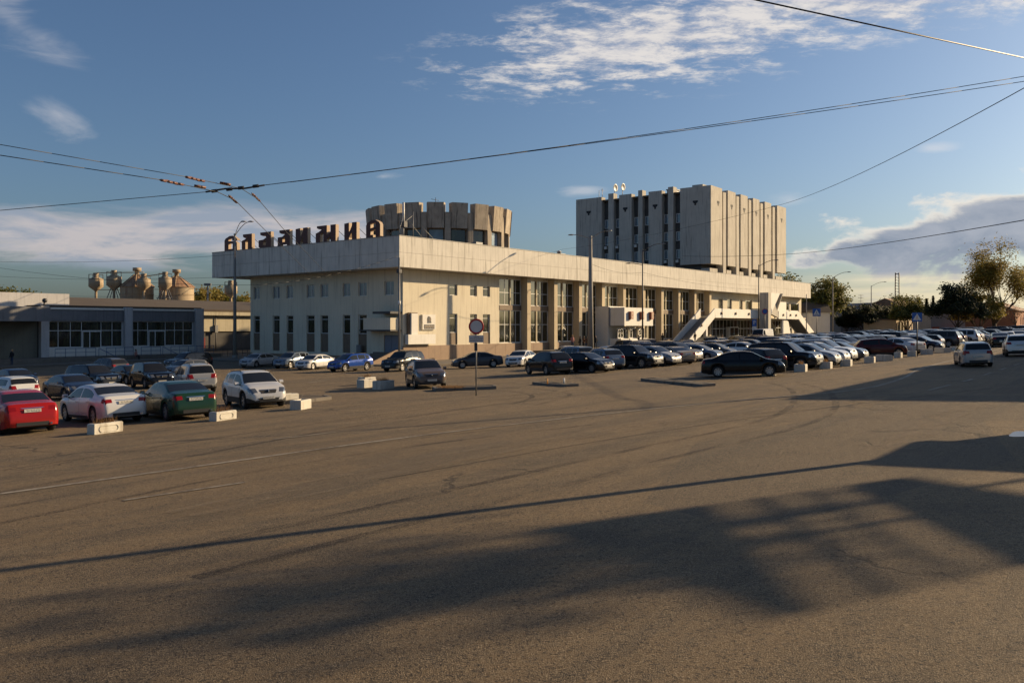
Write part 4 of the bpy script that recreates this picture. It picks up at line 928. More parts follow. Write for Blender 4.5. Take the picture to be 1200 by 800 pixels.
def car_meshes(kind, detail):
    """dict part name -> list of (mesh, offset) in car space, x forward, wheels on z=0"""
    key = (kind, detail)
    if key in CARM: return CARM[key]
    c = CT[kind]; L2 = c['L']/2; W0 = c['W']; T = c['T']; wr_ = c['wr']
    xs = {round(x, 3) for x, _ in T}
    xs |= {c['rw'][0], c['rw'][1], c['fw'][0], c['fw'][1], c['sw'][0], c['sw'][1]} if c['rw'][0] < 5 else {c['fw'][0], c['fw'][1], c['sw'][0], c['sw'][1]}
    for p in c['pil']: xs |= {p-.035, p+.035}
    arch = wr_+.055
    for xw in c['wh']:
        for k in range(9 if detail else 7): xs.add(round(xw-arch*math.cos(math.pi*k/(8 if detail else 6)), 3))
    x = -L2
    while x < L2: xs.add(round(x, 3)); x += .2
    if detail:
        for zz_ in c['lampz']: xs.add(round(surface_x(T, zz_, True), 3))
        for zz_ in c['tailz']: xs.add(round(surface_x(T, zz_, False), 3))
        xs |= {round(L2-.42, 3), round(-L2+.22, 3)}
        xs |= set(c['door'])
    xs = sorted(xs); xx = [xs[0]]
    keep = {c['rw'][0], c['rw'][1], c['fw'][0], c['fw'][1], c['sw'][0], c['sw'][1]}|{p+q for p in c['pil'] for q in (-.035,.035)}
    for v in xs[1:]:
        if v-xx[-1] < .012:
            if v in keep: xx[-1] = v
            continue
        xx.append(v)
    if xx[-1] < L2: xx.append(L2)
    def width(x):
        if kind == 'van': return W0*interp([(-L2,.93),(-L2+.06,.98),(-L2+.3,1),(1.2,1),(L2-.35,.94),(L2-.1,.84),(L2,.68)], x)
        return W0*interp([(-L2,.76),(-L2+.05,.86),(-L2+.16,.925),(-L2+.45,.97),(-L2+.95,1.0),(.9,1.0),(L2-.6,.97),(L2-.3,.925),(L2-.12,.845),(L2-.04,.75),(L2,.62)], x)
    rows = []
    for x in xx:
        Tz = interp(T, x); b = min(interp(c['belt'], x), Tz-.035); w_ = width(x)
        zb = c['zb']; e = max(0, (-L2+.5)-x)/.5; zb += .10*min(e, 1); e = max(0, x-(L2-.5))/.5; zb += .06*min(e, 1)
        for xw in c['wh']:
            q = arch*arch-(x-xw)**2
            if q > 0: zb = max(zb, wr_+math.sqrt(q))
        zb = min(zb, b-.02)
        gh = Tz-b
        fl = 0.0
        for xw in c['wh']: fl = max(fl, 1-abs(x-xw)/(arch*1.5))
        fl = max(0, fl)*.018
        p = [(0,zb),(.80*w_,zb),(.965*w_+fl,zb+.01)]
        for f, m_ in ((.16,.985),(.34,.998),(.52,1.0),(.68,.995),(.80,.982),(.91,.965),(1.0,.935)):
            zc_ = zb+.01+(b-zb-.01)*f; p.append((m_*w_+(fl if f < .6 else fl*.5), zc_))
        roof_y = .935*w_-max(0, gh-.05)*(.40 if kind != 'van' else .12)-(.0 if gh > .1 else .02)
        zr = Tz-min(.07, gh*.45)
        for f in (.09,.5,.88,1.0):
            p.append((.935*w_+(roof_y-.935*w_)*(f**1.15), b+(zr-b)*f))
        p += [(roof_y*.93, Tz-min(.028, gh*.2)), (roof_y*.70, Tz-min(.008, gh*.05)), (roof_y*.36, Tz), (0, Tz)]
        rows.append(p)
    nr = len(rows[0])
    parts = {}
    def add(key, quad):
        parts.setdefault(key, MB()).poly(quad[0], quad[1], quad[2] if len(quad) > 2 else True)
    belt_i = 9
    for i in range(len(xx)-1):
        xm = (xx[i]+xx[i+1])/2
        for sd in (1, -1):
            for j in range(nr-1):
                a = rows[i][j]; b_ = rows[i+1][j]; c2 = rows[i+1][j+1]; d2 = rows[i][j+1]
                pts = [(xx[i],sd*a[0],a[1]),(xx[i+1],sd*b_[0],b_[1]),(xx[i+1],sd*c2[0],c2[1]),(xx[i],sd*d2[0],d2[1])]
                if (xx[i]-xx[i+1])**2 < 1e-9: continue
                zc = sum(q[2] for q in pts)/4; yc = abs(sum(q[1] for q in pts)/4); mat = 'car_paint'; key = 'body'
                inS = c['sw'][0] < xm < c['sw'][1]
                if j < 2: mat = 'underbody'
                elif belt_i <= j and c['rw'][0] < xm < c['rw'][1] and j >= nr-4: key, mat = 'rear_window', 'car_glass'
                elif c['fw'][0] < xm < c['fw'][1] and j >= nr-4: key, mat = 'windscreen', 'car_glass'
                elif belt_i+1 <= j <= belt_i+2 and inS and not any(abs(xm-q) < .035 for q in c['pil']) and (interp(T, xm)-interp(c['belt'], xm)) > .17: key, mat = 'side_window'+str(sum(1 for q in c['pil'] if xm > q))+('' if sd > 0 else '_'), 'car_glass'
                elif c['trim'] and j <= 3: mat = 'trim_black'
                elif j <= 2 and abs(xm) < 1: mat = 'trim_black'
                elif detail and xm > L2-.42 and c['lampz'][0] < zc < c['lampz'][1] and yc > .52*W0 and j >= 6: key, mat = 'headlight'+('' if sd > 0 else '_'), 'headlamp'
                elif detail and xm < -L2+.22 and c['tailz'][0]-.01 < zc < c['tailz'][1]+.01 and yc > .5*W0 and j >= 6: key, mat = 'taillight'+('' if sd > 0 else '_'), 'tail_red'
                elif not detail and xm > L2-.36 and c['lampz'][0]-.03 < zc < c['lampz'][1]+.04 and yc > .5*W0: mat = 'headlamp'
                elif not detail and xm < -L2+.2 and c['tailz'][0]-.03 < zc < c['tailz'][1]+.04 and yc > .5*W0: mat = 'tail_red'
                elif detail and 4 <= j <= 8 and c['door'][0] < xm < c['door'][1]: key = 'door'+('' if sd > 0 else '_')
                elif detail and 4 <= j <= 8 and c['door'][1] < xm < c['door'][2]: key = 'door__'+('' if sd > 0 else '_')
                add(key, (pts, mat, True))
    # end caps
    for i, sg in ((0, -1), (len(xx)-1, 1)):
        r = rows[i]
        for j in range(nr-1):
            if j < 1: continue
            a, b_ = r[j], r[j+1]
            mt = 'car_paint' if (j > 4 or kind == 'van') else 'trim_black' if c['trim'] else 'car_paint'
            q = [(xx[i],-a[0],a[1]),(xx[i],a[0],a[1]),(xx[i],b_[0],b_[1]),(xx[i],-b_[0],b_[1])]
            if abs(a[1]-b_[1]) > 1e-4: add('body', (q, mt, False))
    out = {}
    for k, m_ in parts.items():
        me = m_.mesh(k.rstrip('_0123456789')); bm = bmesh.new(); bm.from_mesh(me); bmesh.ops.remove_doubles(bm, verts=bm.verts, dist=1e-4)
        bmesh.ops.dissolve_degenerate(bm, dist=1e-4, edges=bm.edges)
        bmesh.ops.recalc_face_normals(bm, faces=bm.faces)
        if k != 'body':
            # make sure open patches face outward
            for f in bm.faces:
                ce = f.calc_center_median(); o_ = Vector((ce.x*.4, ce.y, ce.z-.75)) if k in ('windscreen','rear_window') else ce-Vector((0,0,.6))
                if f.normal.dot(o_) < 0: f.normal_flip()
        bm.to_mesh(me); bm.free()
        me.set_sharp_from_angle(angle=R(38))
        out[k] = me
    # underside filler
    mb = MB(); mb.box((-L2+.35,-W0*.72,c['zb']+.0),(L2-.35,W0*.72,c['zb']+.45),'underbody'); mb.mats and None
    out['chassis'] = mb.mesh('chassis')
    # extras
    xf = surface_x(T, sum(c['lampz'])/2, True)
    mb = MB()
    def slab(xc, za, zb_, hw, mat, fr=True, th=.03, inset=.0):
        sgn = 1 if fr else -1
        xa = surface_x(T, za, fr); xb = surface_x(T, zb_, fr)
        if za < T[-1][1] and fr: xa = L2
        pts = [(xa+sgn*.012,-hw*.8,za),(xa+sgn*.012,hw*.8,za),(xb+sgn*.012,hw,zb_),(xb+sgn*.012,-hw,zb_)]
        bk = [(q[0]-sgn*(th+.03),q[1],q[2]) for q in pts]
        mb.poly(pts, mat); mb.poly(list(reversed(bk)), mat)
        for e in range(4): mb.poly([pts[e],bk[e],bk[(e+1) % 4],pts[(e+1) % 4]], mat)
    lz = c['lampz']
    slab(0, lz[0]-.04, lz[0]+.10, W0*.42, 'trim_black'); slab(0, c['zb']+.10, c['zb']+.24, W0*.52, 'trim_black'); out['grille'] = mb.mesh('grille')
    mb = MB(); slab(0, lz[0]+.105, lz[0]+.125, W0*.43, 'chrome'); mb.lathe([(0,.03),(.055,.02),(.07,0),(0,0)],'chrome',10,(xf+.04,0,lz[0]+.04),'y'); out['badge'] = mb.mesh('badge')
    zp = c['plate'][1]; xr = surface_x(T, zp, False) if zp > T[0][1] else -L2
    def plate(x, z, sg):
        mb = MB(); mb.box((x-.012,-.26,z-.056),(x+.012,.26,z+.056),'plate_white')
        for i in range(8):
            y = -.22+i*.052+(.02 if i > 5 else 0)
            mb.box((x+sg*.0125,y,z-.034),(x+sg*.0145,y+.011,z+.034),'sign_text'); 
            if i % 2: mb.box((x+sg*.0125,y+.0115,z+.022),(x+sg*.0145,y+.03,z+.034),'sign_text')
            else: mb.box((x+sg*.0125,y+.0115,z-.034),(x+sg*.0145,y+.032,z-.022),'sign_text')
        return mb.mesh('licence_plate')
    out['plate_r'] = plate(xr-.03, zp, -1); out['plate_f'] = plate(L2+.022, c['zb']+.25, 1)
    # rear bumper insert
    mb = MB(); mb.box((-L2-.012,-W0*.55,c['zb']+.11),(-L2+.1,W0*.55,c['zb']+.24),'trim_black'); out['rear_bumper_insert'] = mb.mesh('rear_bumper_insert')
    mb = MB(); mb.cyl((-L2-.04,-.62*W0,c['zb']+.16),(-L2+.2,-.62*W0,c['zb']+.16),.035,.035,'chrome',8); out['exhaust'] = mb.mesh('exhaust')
    mb = MB(); slab(0, zp+.075, zp+.10, .38, 'chrome', False) if zp > .7 else None
    if zp > .7: out['trunk_trim'] = mb.mesh('trunk_trim')
    for sd, nm in ((1,'mirror'),(-1,'mirror_')):
        xm = c['fw'][1]-.28 if kind != 'van' else 1.5; zm = interp(c['belt'], xm)+.10; yw = W0*.935
        mb = MB(); mb.prism([(xm-.07,zm-.06),(xm+.05,zm-.07),(xm+.10,zm-.02),(xm+.07,zm+.06),(xm-.05,zm+.08),(xm-.08,zm+.03)], sd*(yw+.05), sd*(yw+.22), 'car_paint'); mb.box((xm-.03,sd*(yw-.06),zm-.07),(xm+.04,sd*(yw+.06),zm-.03),'trim_black'); mb.box((xm-.085,sd*(yw+.07),zm-.045),(xm-.078,sd*(yw+.20),zm+.05),'chrome')
        out[nm] = mb.mesh('mirror')
        for q, nm2 in ((c['door'][0]+.2,'a'),(c['door'][1]+.16,'b')):
            zh = interp(c['belt'], q)-.13
            mb = MB(); mb.box((q,sd*(W0*.965),zh),(q+.17,sd*(W0*.965+.035),zh+.03),'car_paint'); out['handle'+nm2+('' if sd > 0 else '_')] = mb.mesh('door_handle')
        # seams
        mb = MB()
        for xd in c['door']:
            k = min(range(len(xx)), key=lambda q: abs(xx[q]-xd)); r = rows[k]
            for j in range(3, 9): mb.poly([(xx[k]-.007,sd*(r[j][0]+.0025),r[j][1]),(xx[k]+.007,sd*(r[j][0]+.0025),r[j][1]),(xx[k]+.007,sd*(r[j+1][0]+.0025),r[j+1][1]),(xx[k]-.007,sd*(r[j+1][0]+.0025),r[j+1][1])],'underbody')
        out['seam'+('' if sd > 0 else '_')] = mb.mesh('door_seam')
    if kind in ('crossover','suv','wagon'):
        for sd in (1,-1):
            mb = MB(); ry = W0*.935-.42*(max(z for _,z in T)-1.0)-.02
            mb.tube([(-1.5,sd*ry*.97,interp(T,-1.5)-.03),(-1.4,sd*ry*.97,interp(T,-1.4)+.035),(.0,sd*ry*.97,interp(T,0)+.02),(.15,sd*ry*.97,interp(T,.15)-.03)], .018, 'trim_black', 6); out['rail'+('' if sd > 0 else '_')] = mb.mesh('roof_rail')
    # wheel, axis y, origin at the hub
    n = 20 if detail else 12; ww = .20
    mb = MB(); mb.lathe([(wr_*.66,-ww/2),(wr_*.93,-ww/2),(wr_,-ww/2+.03),(wr_,ww/2-.03),(wr_*.93,ww/2),(wr_*.66,ww/2)], 'tyre', n, axis='y', closed=True); out['tyre'] = mb.mesh('wheel')
    mb = MB(); mb.lathe([(0,.03),(wr_*.6,.03),(wr_*.66,.03)], 'underbody', n, axis='y'); mb.lathe([(wr_*.58,.085),(wr_*.67,.092),(wr_*.67,.0)], 'rim_metal', n, axis='y'); mb.lathe([(0,.085),(wr_*.15,.08),(wr_*.15,.03)], 'rim_metal', 8, axis='y')
    ns = {'sedan':7,'crossover':5,'suv':6,'hatch':5,'wagon':5,'van':6}[kind]
    for k in range(ns):
        an = 2*math.pi*k/ns; dx, dz = math.cos(an), math.sin(an); px, pz = -dz, dx; w1, w2 = wr_*.11, wr_*.15
        a_ = [(dx*wr_*.1+px*w1, .078, dz*wr_*.1+pz*w1),(dx*wr_*.62+px*w2, .086, dz*wr_*.62+pz*w2),(dx*wr_*.62-px*w2, .086, dz*wr_*.62-pz*w2),(dx*wr_*.1-px*w1, .078, dz*wr_*.1-pz*w1)]
        mb.poly(a_, 'rim_metal')
        for e in (0, 2): q1, q2 = a_[e], a_[e+1]; mb.poly([q1, q2, (q2[0], .03, q2[2]), (q1[0], .03, q1[2])], 'rim_metal')
    out['rim'] = mb.mesh('rim')
    CARM[key] = out; return out
PARTNAME = {'door_':'door','door__':'door','door___':'door','headlight_':'headlight','taillight_':'taillight','mirror_':'mirror','plate_r':'licence_plate','plate_f':'licence_plate','rail':'roof_rail','rail_':'roof_rail','seam':'door_seam','seam_':'door_seam'}
def car(kind, s, t, rel, color, label, detail=True, group=None, cat='car', name='parked_car', white_roof=False, extras=()):
    m_ = car_meshes(kind, detail); c = CT[kind]; p = PG(s, t); h_ = TH+R(rel)
    o = link(name, None, None, p); tag(o, label, cat, group)
    # rest on the slope
    ex = 1.4; fx, fy = math.cos(h_), math.sin(h_)
    za = G(p.x+fx*ex, p.y+fy*ex); zb = G(p.x-fx*ex, p.y-fy*ex); zl = G(p.x-fy*.8, p.y+fx*.8); zr = G(p.x+fy*.8, p.y-fx*.8)
    X = Vector((fx*2*ex, fy*2*ex, za-zb)).normalized(); Y = Vector((-fy*1.6, fx*1.6, zl-zr)).normalized(); Z = X.cross(Y).normalized(); Y = Z.cross(X)
    M = Matrix((X, Y, Z)).transposed().to_4x4(); M.translation = Vector((p.x, p.y, (za+zb)/2)); o.matrix_world = M
    def part(nm, key, par=o, loc=None, rz=0):
        q = link(nm, m_[key], par, loc); q.color = color
        if rz: q.rotation_euler = (0,0,rz)
        return q
    if detail:
        doors = {}
        for k in m_:
            if k in ('tyre','rim','chassis') or k.startswith('handle') or k.startswith('seam'): continue
            if k in ('badge','exhaust','trunk_trim','rear_bumper_insert') or True:
                q = part(PARTNAME.get(k, k.rstrip('_0123456789')), k)
                if k.startswith('door'): doors[k] = q
        for k in ('seam','seam_'): part('door_seam', k)
        for k, d_ in (('handlea','door'),('handleb','door__'),('handlea_','door_'),('handleb_','door___')): part('door_handle', k, doors.get(d_, o))
    else:
        for k in m_:
            if k in ('body','windscreen','rear_window','mirror','mirror_') or k.startswith('side_window'): part(PARTNAME.get(k, k.rstrip('_0123456789')), k)
        part('grille','grille')
    part('chassis', 'chassis')
    for xw in c['wh']:
        for sd in (1, -1):
            wl = part('wheel', 'tyre', o, (xw, sd*(c['W']-.13), c['wr']), 0 if sd > 0 else math.pi); part('rim', 'rim', wl)
    return o
BLACK=(.004,.004,.005,1); WHITE=(.62,.61,.59,1); SILVER=(.34,.34,.34,1); GREY=(.07,.07,.075,1); RED=(.36,.012,.010,1); DRED=(.07,.010,.010,1)
GREEN=(.012,.045,.025,1); NAVY=(.012,.022,.055,1); BLUE=(.012,.06,.30,1); BEIGE=(.30,.25,.19,1); BROWN=(.13,.095,.075,1); STEEL=(.12,.16,.22,1)
NEAR = [
 ('sedan',-50.5,-31.8,81,RED,'bright red sedan seen from behind at the left edge'),
 ('sedan',-47.2,-31.4,85,WHITE,'white sedan seen from behind between the red and the dark green sedan'),
 ('sedan',-45.1,-33.2,78,GREEN,'dark green sedan seen from behind, next to the white crossover'),
 ('crossover',-40.4,-31.7,-108,WHITE,'white crossover facing the road at the end of the left front row'),
 ('suv',-34.4,-17.1,70,SILVER,'silver off-roader with its lit tail behind the dark green sedan'),
 ('suv',-32.0,-7.8,-102,BLACK,'black off-roader left of the silver off-roader behind the green sedan'),
 ('suv',-35.0,-5.5,-86,BLACK,'black off-roader behind the roof of the white sedan'),
 ('sedan',-40.3,-13.8,-95,NAVY,'dark navy sedan half hidden behind the white sedan'),
 ('hatch',-43.2,-12.9,89,WHITE,'white hatchback seen from behind above the red sedan at the left edge'),
 ('sedan',-36.9,2.3,-92,NAVY,'dark navy sedan at the far left behind the white hatchback'),
 ('crossover',-25.6,11.2,94,GREY,'dark grey crossover parked below the pavilion railing'),
 ('suv',-16.5,13.1,-174,BLACK,'black off-roader parked left of the lamp post before the pavilion'),
 ('sedan',-9.6,11.1,-165,SILVER,'silver sedan by the lamp post at the left end of the row under the letters'),
 ('crossover',-8.9,6.4,-167,STEEL,'blue grey crossover second in the row under the letters'),
 ('sedan',-9.3,2.3,-167,WHITE,'white sedan between the blue grey crossover and the blue crossover'),
 ('crossover',-11.0,-4.8,-180,BLUE,'bright blue crossover in front of the shaded station side'),
 ('suv',-9.6,-10.3,-170,BLACK,'black off-roader parked at the station corner'),
 ('crossover',-27.9,-30.5,-126,BROWN,'brownish grey crossover facing the camera beside the round sign'),
 ('sedan',-4.5,-14.6,-222,GREY,'old grey sedan standing side on behind the round sign'),
 ('sedan',-1.7,-17.6,-163,WHITE,'white sedan right of the old grey sedan before the glazed bays'),
 ('crossover',-14.8,-29.9,64,BLACK,'black crossover seen from behind at the left end of the middle row'),
 ('sedan',-12.5,-31.4,-97,BLACK,'black sedan facing the road, second in the middle row'),
 ('crossover',-9.1,-30.8,60,STEEL,'blue grey crossover seen from behind, third in the middle row'),
 ('suv',-6.1,-31.8,-97,BLACK,'black off-roader facing the road, fourth in the middle row'),
 ('crossover',-3.2,-32.0,-97,SILVER,'silver crossover facing the road, fifth in the middle row'),
 ('sedan',-.3,-32.1,62,BEIGE,'beige sedan seen from behind in the middle row'),
 ('suv',2.9,-30.8,-97,GREY,'grey off-roader facing the road right of the beige sedan'),
 ('sedan',16.7,-10.1,54,WHITE,'white sedan by the people before the glazed bays'),
 ('sedan',-17.0,-45.2,-65,BLACK,'black sedan side on beside the nearest white block of the right row'),
 ('hatch',-12.4,-44.2,58,BLACK,'black hatchback with lit red tail light behind the black side-on sedan'),
 ('suv',-9.3,-44.8,-92,BLACK,'black off-roader facing the second white block of the right row'),
 ('crossover',-6.4,-45.2,-90,SILVER,'silver crossover nosing toward the third white block'),
 ('crossover',-3.4,-44.9,-90,WHITE,'white crossover nosing toward the fourth white block'),
 ('suv',-.2,-44.3,-91,WHITE,'white off-roader right of the white crossover in the front row'),
 ('sedan',3.6,-44.1,-90,GREY,'dark grey sedan in the front row left of the dark red hatchback'),
 ('hatch',12.0,-45.2,-64,DRED,'dark red hatchback standing side on behind the white blocks'),
 ('sedan',16.4,-45.6,60,WHITE,'white sedan seen from behind right of the dark red hatchback'),
 ('sedan',22.6,-45.7,-90,NAVY,'navy sedan facing the road at the far end of the white blocks'),
]
for k, s, t, rel, colr, lab in NEAR: car(k, s, t, rel, colr, lab, True, 'cars parked on the station square')
c1 = car('wagon',-5.7,-55.1,17,SILVER,'silver estate car driving away on the right side of the road', name='moving_car')
c2 = car('crossover',9.2,-55.6,11,WHITE,'white crossover driving away at the right edge of the picture', name='moving_car')
car('van',59.1,-16.3,-179,WHITE,'white van with a red mark on its side near the station portal', True, None, 'van', 'delivery_van')
# rest of the parked rows
rr = random.Random(11); PAL = [(BLACK,'black',9),(WHITE,'white',4),(SILVER,'silver',4),(GREY,'dark grey',5),(NAVY,'navy blue',2),(DRED,'dark red',1.3),(BEIGE,'beige',1),(STEEL,'steel blue',1.2),(GREEN,'dark green',.6),(BROWN,'brown',.8)]
KN = {'sedan':'sedan','crossover':'crossover','suv':'off-roader','hatch':'hatchback','wagon':'estate car','van':'van'}
ORD = ['first','second','third','fourth','fifth','sixth','seventh','eighth','ninth','tenth','eleventh','twelfth','thirteenth','fourteenth','fifteenth','sixteenth','seventeenth','eighteenth','nineteenth','twentieth']
def ordi(i): return ORD[i] if i < 20 else 'twenty-'+ORD[i-20] if i < 29 else 'thirtieth' if i == 29 else 'thirty-'+ORD[i-30]
used = [(s, t) for _, s, t, *_ in NEAR]+[(59.1,-16.3)]
rows_ = [(-45.0, 26, 118, -90, 'front row beyond the white blocks'), (-39.4, -2, 118, 65, 'second row from the road'), (-31.5, 6, 112, -92, 'third row from the road'), (-26.2, -6, 112, 66, 'fourth row from the road'), (-16.5, 22, 104, 52, 'fifth row from the road'), (-10.5, 24, 104, 52, 'row nearest the glazed bays')]
for rt, s0, s1, rel, desc in rows_:
    s = s0; idx = 0
    while s < s1:
        step = 2.75+rr.uniform(-.05,.35) if rt < -20 else 5.3+rr.uniform(0,.6)
        if rr.random() > .1 and all((s-a)**2+((rt-b)*.8)**2 > 6.2 for a, b in used):
            k = rr.choices(['sedan','crossover','suv','hatch','wagon'], [5,4,3,2.5,1])[0]; colr, cn, _ = rr.choices(PAL, [q[2] for q in PAL])[0]
            rl = rel+rr.uniform(-4,4)+(180 if rr.random() < .3 else 0)
            car(k, s, rt+rr.uniform(-.35,.35), rl, colr, f'{cn} {KN[k]}, {ordi(idx)} from the near end of the {desc}', False, 'cars parked on the station square'); idx += 1
        s += step
# cars along the far side of the road on the right
mb = MB(); mb.cyl((0,0,0),(0,0,.32),.05,.04,'white_paint',8); mb.cyl((-.9,.05,0),(-.9,.05,.30),.035,.03,'amber',6); tag(mb.build('marker_post', None, PG(-26.1,-39.0,.1), fix=False), 'stubby white and yellow marker posts at the end of a low kerb island', 'marker post')
idx = 0
for i in range(20):
    s = 34+i*5.6+rr.uniform(-.3,.3); k = rr.choices(['sedan','crossover','suv','hatch'], [4,4,3,2])[0]; colr, cn, _ = rr.choices(PAL, [q[2] for q in PAL])[0]
    car(k, s, -50.6-rr.uniform(0,.5)-(0 if i % 3 else 0), 10+rr.uniform(-6,6), colr, f'{cn} {KN[k]}, {ordi(i)} in the line along the far kerb', False, 'cars lined up far down the road')
for i in range(9):
    s = 44+i*6.5; k = rr.choices(['sedan','crossover','suv'], [4,4,3])[0]; colr, cn, _ = rr.choices(PAL, [q[2] for q in PAL])[0]
    car(k, s, -62.5, 0+rr.uniform(-5,5), colr, f'{cn} {KN[k]}, {ordi(i)} of the outer line at the right edge', False, 'cars lined up far down the road')
# second line left, behind the station-side row
for i, (s, t, rel, k, ci, lab) in enumerate(((-30,-1,-95,'sedan',0,'black sedan in the shade behind the two black off-roaders'),(-22.5,3.5,-170,'hatch',3,'dark grey hatchback standing alone before the kerb left of the lamp post'))):
    car(k, s, t, rel, PAL[ci][0], lab, False, 'cars parked on the station square')

# ================================================================ CONCRETE BLOCKS
def block(s, t, rz, L, W, H, label, recess=False, tuft=False):
    o = thing('concrete_block', label, 'concrete block', PG(s, t, -.02), TH+R(rz), 'white concrete planter blocks along the parking edge')
    mb = MB(); b = .03; hL, hW = L/2, W/2
    def ring(i, z, x=0): return [(-hL+i,-hW+i,z),(hL-i,-hW+i,z),(hL-i,hW-i,z),(-hL+i,hW-i,z)]
    lv = [ring(0,0), ring(.0,H-b), ring(b,H), ring(.09,H), ring(.11,H-.07)]
    for a, c__ in zip(lv[:-1], lv[1:]):
        for e in range(4): mb.poly([a[e],a[(e+1) % 4],c__[(e+1) % 4],c__[e]], 'white_block')
    mb.poly(lv[-1], 'soil'); mb.build('trough', o)
    if recess:
        for yy in (-hW,):
            mb = MB(); n = 10; pr = []
            for i in range(n+1): a = math.pi/2+math.pi*i/n; pr.append((-hL+.28+.11*math.cos(a), H/2+.11*math.sin(a)))
            for i in range(n+1): a = -math.pi/2+math.pi*i/n; pr.append((hL-.28+.11*math.cos(a), H/2+.11*math.sin(a)))
            for i in range(len(pr)):
                p, q = pr[i], pr[(i+1) % len(pr)]; cxx = 0; cz = H/2
                pi2 = (p[0]*.93, cz+(p[1]-cz)*.8); qi = (q[0]*.93, cz+(q[1]-cz)*.8)
                mb.poly([(p[0],yy-.001,p[1]),(q[0],yy-.001,q[1]),(q[0],yy-.022,q[1]),(p[0],yy-.022,p[1])],'white_block'); mb.poly([(p[0],yy-.022,p[1]),(q[0],yy-.022,q[1]),(qi[0],yy-.022,qi[1]),(pi2[0],yy-.022,pi2[1])],'white_block'); mb.poly([(pi2[0],yy-.001,pi2[1]),(qi[0],yy-.001,qi[1]),(qi[0],yy-.022,qi[1]),(pi2[0],yy-.022,pi2[1])],'white_block')
            mb.build('moulding', o, fix=False)
    if tuft:
        g_ = grass_tuft('', 0, 0, 0, hL*.8, 150, .32, 'leaf_dry', int(s*13), flat_t=.25).build('dry_grass', o, (0,0,H-.07), fix=False); g_['kind'] = 'stuff'
    return o
bl = [(-49.6,-36.5,12,1.1,.36,.37,'low white block with an oval moulding and dry grass before the white sedan',True,True),
 (-45.2,-36.6,14,1.05,.36,.36,'low white block with an oval moulding before the dark green sedan',True,True),
 (-40.9,-35.7,25,.95,.5,.42,'white block beside the front wheel of the white crossover',False,False),
 (-38.6,-31.9,0,.75,.5,.45,'white block behind the island at the white crossover',False,False),
 (-26.5,-24.0,5,1.0,.6,.5,'leftmost of the three white blocks in the middle of the square',False,True),
 (-28.9,-26.6,5,1.05,.6,.5,'middle one of the three white blocks in the middle of the square',False,False),
 (-29.8,-29.0,5,1.2,.6,.5,'rightmost of the three white blocks in the middle of the square',False,True),
 (-16.4,-46.5,10,.85,.65,.48,'nearest white block of the right row, by the black side-on sedan',False,True),
 (-12.3,-46.9,10,.85,.65,.48,'second white block of the right row',False,True),
 (-8.8,-47.3,8,.85,.65,.46,'third white block of the right row, by the silver crossover',False,True),
 (-5.6,-47.6,8,.85,.65,.46,'fourth white block of the right row',False,False),
 (-.8,-47.8,8,.85,.65,.46,'fifth white block of the right row, by the dark grey sedan',False,False),
 (2.2,-48.0,40,1.4,.6,.46,'longer sixth white block of the right row, turned toward the road',False,False),
 (7.5,-47.7,0,.6,.5,.46,'small seventh white block under the dark red hatchback',False,False),
 (10.2,-48.1,8,.85,.65,.46,'eighth white block of the right row beside the crossing sign post',False,False),
 (14.4,-48.3,30,1.3,.6,.46,'ninth white block of the right row below the white sedan',False,False),
 (18.0,-48.8,40,1.6,.6,.46,'long tenth white block of the right row',False,False),
 (21.2,-49.1,8,.8,.6,.46,'last white block at the far end of the right row',False,False)]
for b_ in bl: block(*b_)
for i in range(3): block(30+i*5.5, -61.0, 5, .6, .5, .5, f'white block by the right edge behind the moving cars, {ORD[i]} of three')

# ================================================================ POLES, LAMPS, SIGNS
def lamp_pole(name, s, t, h_, label, r0, r1, arms, mat='pole_concrete', dz=0.0, cat='street lamp'):
    """arms: list of (ds, dt, start height, tip height)"""
    o = thing(name, label, cat, PG(s, t, dz), TH)
    mb = MB(); mb.cyl((0,0,-.3),(0,0,h_),r0,r1,mat,12); mb.cyl((0,0,-.1),(0,0,.5),r0*1.5,r0*1.4,mat,12); mb.build('pole', o)
    for ds, dt, za, zt in arms:
        mb = MB(); pts = []
        for i in range(7): u = i/6; pts.append((ds*u, dt*u, za+(zt-za)*math.sin(u*math.pi/2)))
        mb.tube(pts, .045, mat, 6); ao = mb.build('arm', o)
        L = math.hypot(ds, dt); ux, uy = ds/L, dt/L; mb = MB()
        prof = [(0,.0),(.12,.09),(.45,.10),(.72,.04),(.75,-.02),(.4,-.06),(.05,-.04)]; hw = .15
        for sd in (-1, 1): mb.poly([(ds+ux*a-uy*hw*sd, dt+uy*a+ux*hw*sd, zt+z) for a, z in prof], 'grey_metal')
        for j in range(len(prof)):
            a, b = prof[j], prof[(j+1) % len(prof)]
            mb.poly([(ds+ux*a[0]-uy*hw*k, dt+uy*a[0]+ux*hw*k, zt+a[1]) for k in (-1,1)]+[(ds+ux*b[0]-uy*hw*k, dt+uy*b[0]+ux*hw*k, zt+b[1]) for k in (1,-1)], 'grey_metal')
        mb.build('lamp_head', ao)
    return o
lamp_pole('street_lamp', -.7, 28.6, 15.8, 'tall double armed street lamp left of the station end under the letters', .24, .14, [(.2,-2.7,15.5,17.1),(.1,-1.3,15.5,17.2)])
p2 = lamp_pole('street_lamp', 26.8, -6.8, 15.0, 'thick tapered mast with a lamp arm on each side before the glazed bays', .42, .20, [(0,2.6,14.6,15.3),(.3,-2.1,14.6,15.5)])
lamp_pole('street_lamp', 40.1, -6.8, 14.1, 'slim dark lamp post with two arms in front of the entrance pavilion', .13, .08, [(-.4,1.6,11.9,12.2),(1.8,-1.8,13.8,14.9)], 'dark_metal')
